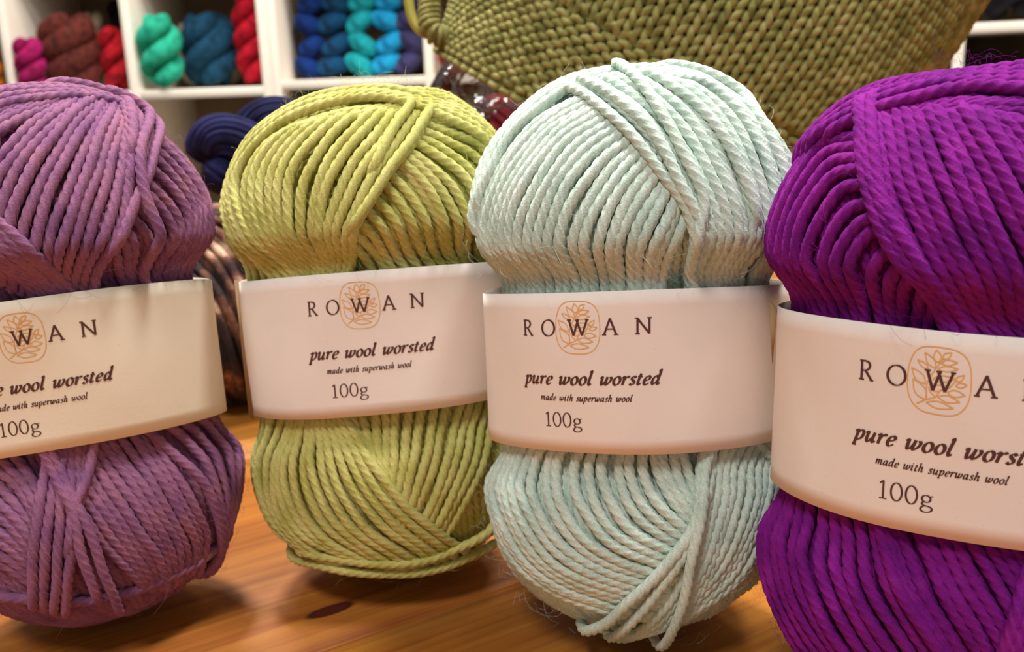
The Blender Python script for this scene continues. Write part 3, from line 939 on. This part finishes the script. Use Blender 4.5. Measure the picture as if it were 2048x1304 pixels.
# --- lime
TU, TL = (430, 160, 2.963), (430, 520, 1.975)
lime = [
    (TU, [(790, 1010), (840, 1070), (900, 1150)], [(1090, 460), (1210, 590), (1320, 790), (1410, 980), (1470, 1110)], 8, 0.2, dict(ext=(.014, .008))),
    (TU, [(1085, 440), (1210, 550), (1330, 720), (1410, 900), (1490, 1100)], [(1200, 95), (1400, 120), (1580, 200), (1690, 330), (1750, 480)], 11, 0.7, dict(ext=(.010, .02))),
    (TU, [(470, 270), (310, 360), (205, 500), (160, 650), (185, 800), (255, 950), (370, 1130)], [(1275, 165), (1180, 340), (1060, 490), (960, 640), (870, 800), (800, 960), (765, 1150)], 13, 1.5, dict(ext=(.003, .008))),
    (TU, [(1170, 135), (1130, 200), (1080, 265), (1000, 400)], None, 1, 2.3, dict(ext=(.001, .008), dive=(0, 1))),
    (TU, [(1285, 165), (1210, 290), (1120, 410), (1030, 530), (960, 640)], None, 1, 2.2, dict(ext=(0, .014), dive=(0, 1))),
    (TU, [(1250, 110), (1050, 55), (830, 60), (600, 105), (400, 190), (230, 320), (110, 480), (55, 650), (60, 800), (120, 960), (200, 1100), (290, 1190)], [(1220, 160), (950, 95), (800, 110), (600, 155), (430, 225), (270, 345), (160, 500), (110, 650), (145, 800), (220, 940), (300, 1060), (400, 1180)], 4, 2.0, dict(ext=(.02, .008))),
    (TU, [(50, 700), (55, 900), (110, 1080), (140, 1200)], [(110, 780), (160, 960), (240, 1100), (290, 1190)], 4, 1.3, dict(ext=(.01, .008))),
    (TU, [(500, 250), (620, 210), (760, 180), (900, 160), (1100, 140)], [(560, 290), (700, 235), (860, 205), (1010, 185), (1180, 160)], 5, .9, dict(ext=(.01, .01))),
    (TU, [(1180, 50), (1350, 80), (1520, 170), (1640, 280)], [(1000, 45), (1180, 30), (1350, 40), (1500, 90)], 5, .8, dict(ext=(.01, .02))),
    (TL, [(530, 610), (560, 690), (600, 760)], [(1120, 580), (1080, 780), (1010, 950), (920, 1110)], 14, 0.4, dict(ext=(.008, .014))),
    (TL, [(315, 615), (255, 750), (240, 880), (290, 1030), (370, 1110), (480, 1165)], [(500, 600), (560, 720), (640, 840), (760, 980), (880, 1080), (985, 1160)], 11, 1.3, dict(ext=(.008, .012))),
    (TL, [(140, 605), (112, 720), (125, 850), (170, 980), (250, 1080), (340, 1150)], [(305, 610), (245, 740), (225, 860), (245, 1000), (320, 1100), (400, 1160)], 5, 1.5, dict(ext=(.008, .014))),
    (TL, [(330, 1180), (480, 1208), (700, 1232), (880, 1210), (1000, 1165), (1100, 1110)], None, 1, 2.4, dict(ext=(.01, .01))),
    (TL, [(380, 1160), (560, 1190), (740, 1200), (880, 1175), (1020, 1110)], None, 1, 1.9, dict(ext=(.01, .01))),
]
# --- mauve
TU, TL = (0, 130, 2.508), (0, 540, 1.863)
mauve = [
    (TU, [(600, 930), (650, 1010), (700, 1120)], [(780, 225), (910, 320), (1010, 470), (1075, 660), (1095, 830), (1075, 980), (1040, 1090)], 14, 0.4, dict(ext=(.012, .01))),
    (TU, [(400, 150), (200, 260), (60, 380), (-60, 520), (-130, 680), (-140, 900)], [(690, 170), (680, 300), (662, 450), (640, 650), (590, 850), (540, 1000), (505, 1140)], 12, 1.4, dict(ext=(.004, .01))),
    (TU, [(-220, 880), (-100, 950), (0, 1020), (90, 1110), (150, 1200)], [(-140, 700), (0, 785), (150, 930), (280, 1060), (375, 1170)], 7, 2.1, dict(ext=(.012, .008))),
    (TU, [(740, 170), (790, 290), (770, 430), (735, 560), (680, 690), (600, 860), (540, 1010), (510, 1130)], None, 1, 2.4, dict(ext=(.008, .008))),
    (TU, [(590, 145), (690, 118), (745, 130), (742, 260), (700, 400), (685, 560), (720, 700), (780, 840), (802, 1000), (820, 1110)], None, 1, 3.1, dict(ext=(.006, .008))),
    (TU, [(-160, 190), (0, 118), (150, 100), (300, 95), (430, 100), (560, 130)], [(-140, 290), (0, 205), (130, 180), (300, 165), (460, 160), (600, 190)], 5, 1.9, dict(ext=(.012, .012))),
    (TU, [(440, 150), (250, 195), (80, 260), (-60, 350), (-150, 470)], [(470, 130), (300, 140), (100, 170), (-80, 230), (-170, 320)], 5, 1.3, dict(ext=(.006, .012))),
    (TU, [(255, 95), (300, 62), (380, 58), (460, 80), (570, 125), (640, 210), (660, 330)], None, 1, 2.9, dict(ext=(.004, .01))),
    (TU, [(540, 125), (600, 170), (640, 260), (650, 400)], [(620, 130), (700, 180), (740, 260), (750, 380)], 3, 1.9, dict(ext=(.008, .012))),
    (TL, [(300, 900), (390, 1030), (500, 1150)], [(570, 600), (670, 750), (745, 890), (790, 1000), (780, 1070)], 12, 0.5, dict(ext=(.016, .012))),
    (TL, [(560, 600), (680, 700), (780, 820), (825, 930), (835, 1040)], [(820, 530), (885, 620), (912, 720), (902, 840), (865, 960), (845, 1030)], 6, 1.5, dict(ext=(.008, .012))),
    (TL, [(-100, 1090), (0, 1120), (110, 1200)], [(0, 660), (90, 760), (150, 870)], 10, 0.4, dict(ext=(.02, .012))),
    (TL, [(205, 640), (245, 770), (275, 870)], [(350, 630), (325, 770), (285, 890)], 6, 1.1, dict(ext=(.008, .01))),
    (TL, [(172, 700), (155, 850), (132, 1020), (122, 1190)], [(262, 860), (268, 1000), (258, 1120), (250, 1230)], 4, 2.0, dict(ext=(.008, .008))),
    (TL, [(145, 640), (195, 760), (268, 880), (300, 1020), (345, 1160)], [(180, 630), (225, 770), (300, 900), (365, 1060), (435, 1235)], 2, 2.6, dict(ext=(.008, .008))),
    (TL, [(350, 640), (328, 760), (285, 880), (270, 960)], None, 1, 2.4, dict(ext=(.008, .01))),
    (TL, [(-80, 1225), (100, 1250), (260, 1262), (430, 1240), (610, 1175), (770, 1095), (850, 1030)], None, 1, .9, dict(ext=(.01, .01))),
]
# --- purple
TU, TL = (1480, 120, 2.329), (1500, 940, 3.582)
purple = [
    (TU, [(530, 215), (390, 275), (255, 370), (150, 520), (90, 720), (80, 900), (130, 1150)], [(880, 1130), (850, 1200), (830, 1290)], 16, 0.6, dict(ext=(.012, .008))),
    (TU, [(585, 205), (600, 430), (625, 620), (700, 800), (800, 990), (900, 1150), (970, 1280)], [(1280, 235), (1430, 320), (1580, 480), (1700, 700), (1770, 900), (1790, 1100)], 15, 1.3, dict(ext=(.003, .01))),
    (TU, [(555, 215), (575, 400), (595, 560), (650, 760), (740, 930), (850, 1090), (950, 1270)], [(610, 195), (622, 350), (640, 500), (685, 680), (770, 850), (880, 1010), (1000, 1200)], 3, 2.3, dict(ext=(.006, .01))),
    (TU, [(330, 320), (500, 190), (650, 122), (850, 82), (1050, 62), (1250, 35), (1500, 20)], [(640, 225), (770, 190), (900, 155), (1060, 120), (1250, 125), (1500, 140)], 5, 1.8, dict(ext=(.012, .02))),
    (TU, [(650, 270), (760, 230), (900, 190), (1080, 170), (1300, 175)], [(760, 280), (900, 240), (1050, 215), (1200, 205), (1400, 215)], 3, .9, dict(ext=(.006, .01))),
    (TL, [(210, 60), (110, 230), (62, 500), (80, 750), (160, 1000), (300, 1250), (420, 1400)], [(960, 400), (1000, 620), (1100, 850), (1250, 1100), (1400, 1350)], 12, 1.2, dict(ext=(.008, .016))),
    (TL, [(990, 410), (1030, 600), (1130, 850), (1260, 1080), (1420, 1350)], [(1980, 520), (2120, 680), (2260, 880), (2360, 1100)], 11, 0.5, dict(ext=(.008, .016))),
    (TL, [(930, 390), (930, 560), (990, 720), (1090, 900), (1180, 1050)], None, 1, 2.2, dict(ext=(.008, .01))),
    (TL, [(1990, 850), (1900, 1050), (1790, 1380)], [(2320, 760), (2230, 1080), (2080, 1380)], 5, 2.1, dict(ext=(.01, .014))),
]

M_MINT = yarn_mat('mint_wool', S2L(198, 215, 203), S2L(180, 200, 189), S2L(206, 217, 208))
M_LIME = yarn_mat('lime_wool', S2L(195, 192, 116), S2L(175, 172, 90), S2L(206, 199, 128))
M_MAUVE = yarn_mat('mauve_wool', S2L(144, 96, 128), S2L(122, 78, 118), S2L(150, 98, 118))
M_PURPLE = yarn_mat('purple_wool', S2L(122, 18, 126), S2L(100, 10, 110), S2L(136, 30, 134))
PA = paper_mat('cream_paper', S2L(245, 236, 229)); PB = paper_mat('cream_paper_warm', S2L(243, 234, 214))

b3 = ball('pale mint green yarn ball, second from the right', (.0262, .203), 0, M_MINT, 3, mint,
          Band(.0325, .0240, .60, .0470, .0800, .21, 1.1, .025), PA, (-.0108, .0096, 1.08), None)
b2 = ball('lime green yarn ball between the mauve and mint balls', (-.0305, .232), 0, M_LIME, 5, lime,
          Band(.0345, .0245, .60, .0470, .0800, .21, 2.6, .02), PA, (-.0058, .0090, 1.08),
          [[(-.0352, -.0012, .0462), (-.0338, -.0040, .0462), (-.0338, -.0040, .0802), (-.0352, -.0012, .0802)]])
b1 = ball('dusty mauve yarn ball at the left edge', (-.1005, .214), 0, M_MAUVE, 8, mauve,
          Band(.0325, .0240, .60, .0472, .0798, .24, .4, .012), PB, (-.0085, .0085, 1.06))
b4 = ball('vivid purple yarn ball closest to the camera', (.0802, .166), math.radians(-5), M_PURPLE, 12, purple,
          Band(.0332, .0245, .60, .0455, .0805, .17, 3.9, 0), PA, (-.0010, .0094, 1.14),
          [[(-.0352, .0006, .0808), (-.0352, .0006, .0800), (-.0335, -.0020, .0690), (-.0330, -.0020, .0800)]])
# ------------------------------------------------------------------ knitted hat
def to_world(c):            # camera directions -> world
    return RT * c[0] + UP * c[1] - FWD * c[2]


lean_h = math.radians(29); fwd_h = math.radians(14)
AX = to_world((math.sin(lean_h) * math.cos(fwd_h), math.cos(lean_h) * math.cos(fwd_h), math.sin(fwd_h)))     # brim -> crown
AX /= np.linalg.norm(AX)
SX = to_world((math.cos(lean_h), -math.sin(lean_h), 0)); SX -= AX * (SX @ AX); SX /= np.linalg.norm(SX)      # along the rows
SY = np.cross(AX, SX)                                                                                           # back
if SY @ FWD < 0: SY = -SY
HAT_O = at_depth(1238, 300, .395)       # centre of the brim ring
M_HAT = yarn_mat('olive_wool', S2L(154, 150, 90), S2L(114, 111, 60), S2L(178, 167, 116), 170, 1900, .4, .4)
M_HAT_IN = yarn_mat('olive_gap_shade', S2L(96, 88, 40), S2L(70, 64, 30), None, 90, 1900, .3, .2)  # darker olive: shade in the stitch gaps put into the colour
hat = empty('knitted_hat', HAT_O, 'olive green hand-knitted hat behind the mint ball', 'hat')
NST, ROWH, PURL, ROWS = 84, .0041, 9, 44


def hat_ring(h):
    """half-width and half-depth of the hat at height h over the brim, and the rounding-in of the crown"""
    L_ = ROWS * ROWH
    g = 1 + .10 * np.clip(h / .06, 0, 1)
    t = np.clip((h - L_ * .62) / (L_ * .38), 0, 1)
    k = g * np.sqrt(np.clip(1 - t ** 2.2, .0025, 1))
    return .0830 * k, .0500 * k


def hat_pts(u, h, off):
    """u: turns round the hat (0 = far left, front at .25), h: height, off: outward"""
    a, b = hat_ring(h)
    ang = math.pi + 2 * math.pi * u
    x, y = np.cos(ang) * a, np.sin(ang) * b
    nx, ny = np.cos(ang) / a, np.sin(ang) / b
    l = np.hypot(nx, ny); x = x + nx / l * off; y = y + ny / l * off
    return x[..., None] * SX + y[..., None] * SY + np.asarray(h)[..., None] * AX


for r_ in range(ROWS):
    front = True
    per = 14
    a_r = hat_ring(np.array(r_ * ROWH))[0]
    nst = NST if a_r > .05 else max(12, int(NST * a_r / .083))
    t = np.arange(nst * per) * 2 * math.pi / per
    w = 1.0 / nst
    purl = r_ < PURL
    rr = np.random.default_rng(100 + r_)
    jit = np.repeat(rr.normal(0, .06, nst), per)
    u = (t / (2 * math.pi) + .20 * np.sin(2 * t)) * w
    h = r_ * ROWH + ROWH * (.5 + .80 * (1 + jit) * -np.cos(t))
    z = np.cos(2 * t) * .00115
    off = z if purl else -z
    off = off + np.repeat(rr.normal(0, .00012, nst), per)
    pts = hat_pts(u, np.clip(h, 0, None), off)
    v, q, _ = tube_geo(pts, .00138, 6, 0, False, closed=True)
    mesh_obj('knit_row', v, q, None, M_HAT, hat)
# dark sheet behind the rows, coloured as the shade between stitches
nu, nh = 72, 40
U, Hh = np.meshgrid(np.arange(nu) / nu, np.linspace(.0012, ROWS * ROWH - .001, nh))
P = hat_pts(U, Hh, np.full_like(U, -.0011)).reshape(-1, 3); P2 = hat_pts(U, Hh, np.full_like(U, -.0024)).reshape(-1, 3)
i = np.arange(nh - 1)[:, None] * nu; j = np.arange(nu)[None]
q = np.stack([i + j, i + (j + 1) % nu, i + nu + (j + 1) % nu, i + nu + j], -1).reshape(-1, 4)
mesh_obj('gap_shade_sheet', np.vstack([P, P2]), np.vstack([q, q[:, ::-1] + len(P)]), None, M_HAT_IN, hat)
# rolled tab at the far end of the brim, with its smooth cord loop
def cam_rel(x, y, d): return at_depth(x, y, d) - HAT_O
TD = .372
line = catmull([cam_rel(862, -60, TD), cam_rel(860, -10, TD), cam_rel(858, 30, TD), cam_rel(862, 62, TD), cam_rel(885, 74, TD + .004), cam_rel(915, 70, TD + .010)], 12)
line = resample(line, ds=.0008)
s = np.arange(len(line)) * .0008
v, q, t = tube_geo(line, .0034 * (1 + .10 * np.sin(s / .0038 * 2 * math.pi)), 12, .011, True)
mesh_obj('rolled_tab', v, q, t, M_HAT, hat)
for k in range(3):      # coiled rows of the tab
    ph = k * 2.1
    c = resample(line, ds=.0006); tn = np.gradient(c, axis=0); tn /= np.linalg.norm(tn, axis=1)[:, None]
    n1 = np.cross(tn, FWD); n1 /= np.linalg.norm(n1, axis=1)[:, None]; n2 = np.cross(tn, n1)
    a = np.arange(len(c)) * .0006 / .0065 * 2 * math.pi + ph
    cc = c + n1 * (np.cos(a) * .0034)[:, None] + n2 * (np.sin(a) * .0034)[:, None]
    v, q, t = tube_geo(cc, .0011, 6, 0, False)
    mesh_obj('tab_row', v, q, t, M_HAT, hat)
M_CORD = plain_mat('olive_cord', S2L(160, 150, 60), .45, .4, .05, 200)
cl = resample(catmull([cam_rel(818, -60, TD), cam_rel(816, -20, TD), cam_rel(820, 20, TD), cam_rel(828, 45, TD), cam_rel(842, 62, TD), cam_rel(862, 70, TD + .002)], 10), ds=.0012)
tn = np.gradient(cl, axis=0); tn /= np.linalg.norm(tn, axis=1)[:, None]
sd = np.cross(tn, FWD); sd /= np.linalg.norm(sd, axis=1)[:, None]; up_ = np.cross(sd, tn)
m = len(cl); sec = [(-.0019, -.0005), (.0019, -.0005), (.0019, .0005), (-.0019, .0005)]
v = np.concatenate([(cl + sd * a + up_ * b)[:, None] for a, b in sec], 1).reshape(-1, 3)
i = np.arange(m - 1)[:, None] * 4; j = np.arange(4)[None]
q = np.stack([i + j, i + (j + 1) % 4, i + 4 + (j + 1) % 4, i + 4 + j], -1).reshape(-1, 4)
q = np.vstack([q, [(3, 2, 1, 0)], [(4 * m - 4, 4 * m - 3, 4 * m - 2, 4 * m - 1)]])
mesh_obj('cord_loop', v, q, None, M_CORD, hat, smooth=False)

# the peg that carries the hat
HS = HAT_O + AX * .060 + SY * .012
stand = empty('hat_stand', (HS[0], HS[1], 0), 'turned pine peg stand holding up the knitted hat', 'stand')
M_PEG = wood_mat('pale_peg_wood', S2L(190, 150, 100), S2L(160, 118, 70), 1.57, 4.2)


def lathe(name, prof, mat, parent, n=28):
    a = np.arange(n) * 2 * math.pi / n; m = len(prof)
    v = np.array([(r * math.cos(t), r * math.sin(t), z) for r, z in prof for t in a])
    i = np.arange(m - 1)[:, None] * n; j = np.arange(n)[None]
    q = np.stack([i + j, i + (j + 1) % n, i + n + (j + 1) % n, i + n + j], -1).reshape(-1, 4)
    return mesh_obj(name, v, q, None, mat, parent)


lathe('base', [(.0, .0005), (.030, .0005), (.032, .003), (.031, .008), (.026, .011), (.0, .012)], M_PEG, stand)
lathe('post', [(.0, .011), (.006, .011), (.005, .03), (.005, HS[2] - .02), (.007, HS[2] - .012), (.0, HS[2] - .011)], M_PEG, stand)
lathe('rounded_head', [(.0, HS[2] - .016)] + [(.034 * math.cos(t), HS[2] + .016 + .032 * math.sin(t)) for t in np.linspace(-1.5, 1.5, 12)] + [(.0, HS[2] + .048)], M_PEG, stand)

# ------------------------------------------------------------------ clear bag of red yarn under the hat
M_RED = hank_mat('wine_red_wool', (118, 24, 34), (72, 10, 18))
BAGC = at_depth(1140, 300, .47); BAGC[2] = 0
mbag = bpy.data.materials.new('clear_plastic'); mbag.use_nodes = True
nt = mbag.node_tree; nt.nodes.clear(); L = nt.links.new
out = nt.nodes.new('ShaderNodeOutputMaterial'); tr_ = nt.nodes.new('ShaderNodeBsdfTransparent'); gl = nt.nodes.new('ShaderNodeBsdfGlossy')
tr_.inputs[0].default_value = (.97, .97, .96, 1); gl.inputs['Roughness'].default_value = .12
fr = nt.nodes.new('ShaderNodeFresnel'); fr.inputs[0].default_value = 1.65
mx = nt.nodes.new('ShaderNodeMixShader'); ad = nd(nt, 'ShaderNodeMath', operation='ADD'); ad.inputs[1].default_value = .15; L(fr.outputs[0], ad.inputs[0]); L(ad.outputs[0], mx.inputs[0]); L(tr_.outputs[0], mx.inputs[1]); L(gl.outputs[0], mx.inputs[2]); L(mx.outputs[0], out.inputs[0])
tc = nd(nt, 'ShaderNodeTexCoord'); nz = nd(nt, 'ShaderNodeTexNoise'); nz.inputs['Scale'].default_value = 60; nz.inputs['Detail'].default_value = 3; nz.inputs['Distortion'].default_value = 1.5
L(tc.outputs['Object'], nz.inputs['Vector'])
bp = nd(nt, 'ShaderNodeBump'); bp.inputs['Strength'].default_value = .8; bp.inputs['Distance'].default_value = .004
L(nz.outputs['Fac'], bp.inputs['Height']); L(bp.outputs[0], fr.inputs['Normal']); L(bp.outputs[0], gl.inputs['Normal'])
from mathutils import noise as mnoise
nu, nv = 90, 60
vv = []
for b_ in range(nv):
    f = b_ / (nv - 1)
    z = .001 + .150 * f
    k = min(1, (f / .06 + .15)) ** .4 * (1 - max(0, f - .55) ** 1.4 * 1.45)
    for a_ in range(nu):
        an = 2 * math.pi * a_ / nu
        ca, sa = math.cos(an), math.sin(an)
        rx, ry = .078 * k, .036 * k * (1 - .35 * f)
        cr = mnoise.noise(Vector((ca * 3, sa * 3, f * 2.2))) * .012 + abs(mnoise.noise(Vector((ca * 7 + 5, sa * 7, f * 3 + 2)))) * .007
        cr *= .35 + .65 * f
        vv.append((ca * (rx + cr), sa * (ry + cr), z + .006 * f * mnoise.noise(Vector((ca * 4, sa * 4, 9)))))
i = np.arange(nv - 1)[:, None] * nu; j = np.arange(nu)[None]
q = np.stack([i + j, i + (j + 1) % nu, i + nu + (j + 1) % nu, i + nu + j], -1).reshape(-1, 4)
bag = mesh_obj('plastic_bag', np.array(vv), q, None, mbag, None, loc=tuple(BAGC))
tag(bag, 'crinkled clear plastic bag holding red yarn, below the hat', 'bag')
for k, (dx, dy, z, lb) in enumerate(((-.033, 0, .030, 'wine red hank low in the clear bag behind the lime ball'), (.034, .002, .030, 'wine red hank low in the clear bag behind the mint ball'))):
    skein('yarn_skein', lb, 'red hanks in the bag', BAGC + (dx, dy, z), ((0, 0, 1) if False else (1, 0, 0)), .064, .054, M_RED, 2, 1.2, k * 1.3)

# ------------------------------------------------------------------ navy hank over a mottled one, between the mauve and lime balls
M_NAVY = yarn_mat('navy_wool', S2L(30, 30, 74), S2L(15, 15, 44), None, 80, 1500, .5, .3)
m_, nt, b_ = new_mat('mottled_wool'); L = nt.links.new
tc = nd(nt, 'ShaderNodeTexCoord'); nz = nd(nt, 'ShaderNodeTexNoise'); nz.inputs['Scale'].default_value = 58; nz.inputs['Detail'].default_value = 5
L(tc.outputs['Object'], nz.inputs['Vector'])
rp = ramp(nt, nz.outputs['Fac'], [(.40, S2L(20, 15, 22)), (.50, S2L(48, 30, 30)), (.58, S2L(112, 72, 54)), (.68, S2L(206, 172, 146))])
L(rp.outputs[0], b_.inputs['Base Color']); b_.inputs['Roughness'].default_value = .95
nz2 = nd(nt, 'ShaderNodeTexNoise'); nz2.inputs['Scale'].default_value = 900; L(tc.outputs['Object'], nz2.inputs['Vector'])
bp = nd(nt, 'ShaderNodeBump'); bp.inputs['Strength'].default_value = .6; bp.inputs['Distance'].default_value = .001
L(nz2.outputs['Fac'], bp.inputs['Height']); L(bp.outputs[0], b_.inputs['Normal'])


def fat_hank(label, cat_group, a, b, width, mat, strands=3, turns=1.4, fine=None, seed=1):
    """a hank made of many yarn strands laid along twisted ropes"""
    a, b = np.asarray(a, float), np.asarray(b, float)
    c = (a + b) / 2; ax = b - a; L_ = np.linalg.norm(ax)
    root = skein('yarn_hank', label, cat_group, c, ax, L_, width, mat, strands, turns, .6, seed=seed)
    for ch in list(root.children): ch.name = 'twisted_rope'
    ax = ax / L_
    n = np.cross(ax, (0, 0, 1.0)); n /= np.linalg.norm(n); bb = np.cross(ax, n)
    lr = np.random.default_rng(seed)
    rr = width / 2 * .47; hr = width / 2 - rr
    s = np.linspace(-1, 1, 60)
    for k in range(strands):
        th = .6 + turns * math.pi * s + 2 * math.pi * k / strands
        env = np.sqrt(np.clip(1 - np.abs(s) ** 5, 0, 1)); hk = hr * (.35 + .65 * env)
        nn0 = np.cross(ax, np.array([0, 0, 1.0]) if abs(ax[2]) < .8 else np.array([0, 1.0, 0])); nn0 /= np.linalg.norm(nn0); b0 = np.cross(ax, nn0)
        p = ax * (s * (L_ / 2 - rr * .55))[:, None] + nn0 * (hk * np.cos(th))[:, None] + b0 * (hk * np.sin(th))[:, None]
        tn = np.gradient(p, axis=0); tn /= np.linalg.norm(tn, axis=1)[:, None]
        e1 = np.cross(tn, nn0); e1 /= np.linalg.norm(e1, axis=1)[:, None]; e2 = np.cross(tn, e1)
        rad = rr * np.maximum(env, .05) ** .5
        for w_ in range(22):
            ph = 2 * math.pi * w_ / 22 + lr.normal(0, .06)
            pp = p + (e1 * math.cos(ph) + e2 * math.sin(ph)) * (rad + lr.normal(0, .0003))[:, None]
            v, q, t = tube_geo(pp, .0016, 6, 0, False)
            mesh_obj('yarn_strand', v, q, t, mat, root)
    return root


n0 = at_depth(392, 330, .415); n1 = at_depth(640, 250, .44)
fat_hank('navy blue hank lying across the mottled brown hank', None, n0, n1, .034, M_NAVY, 2, 1.0, seed=3)
m0 = at_depth(330, 520, .37); m1 = at_depth(600, 520, .40); m0[2] = m1[2] = .040
fat_hank('mottled brown and cream hank between mauve and lime balls', None, m0, m1, .078, m_, 3, 1.2, seed=6)
c_ = BAGC + (-.020, -.004, .090)
fat_hank('wine red hank on top inside the clear plastic bag', 'red hanks in the bag', c_ + (-.032, 0, .004), c_ + (.034, 0, -.008), .046, M_RED, 2, 1.1, seed=9)
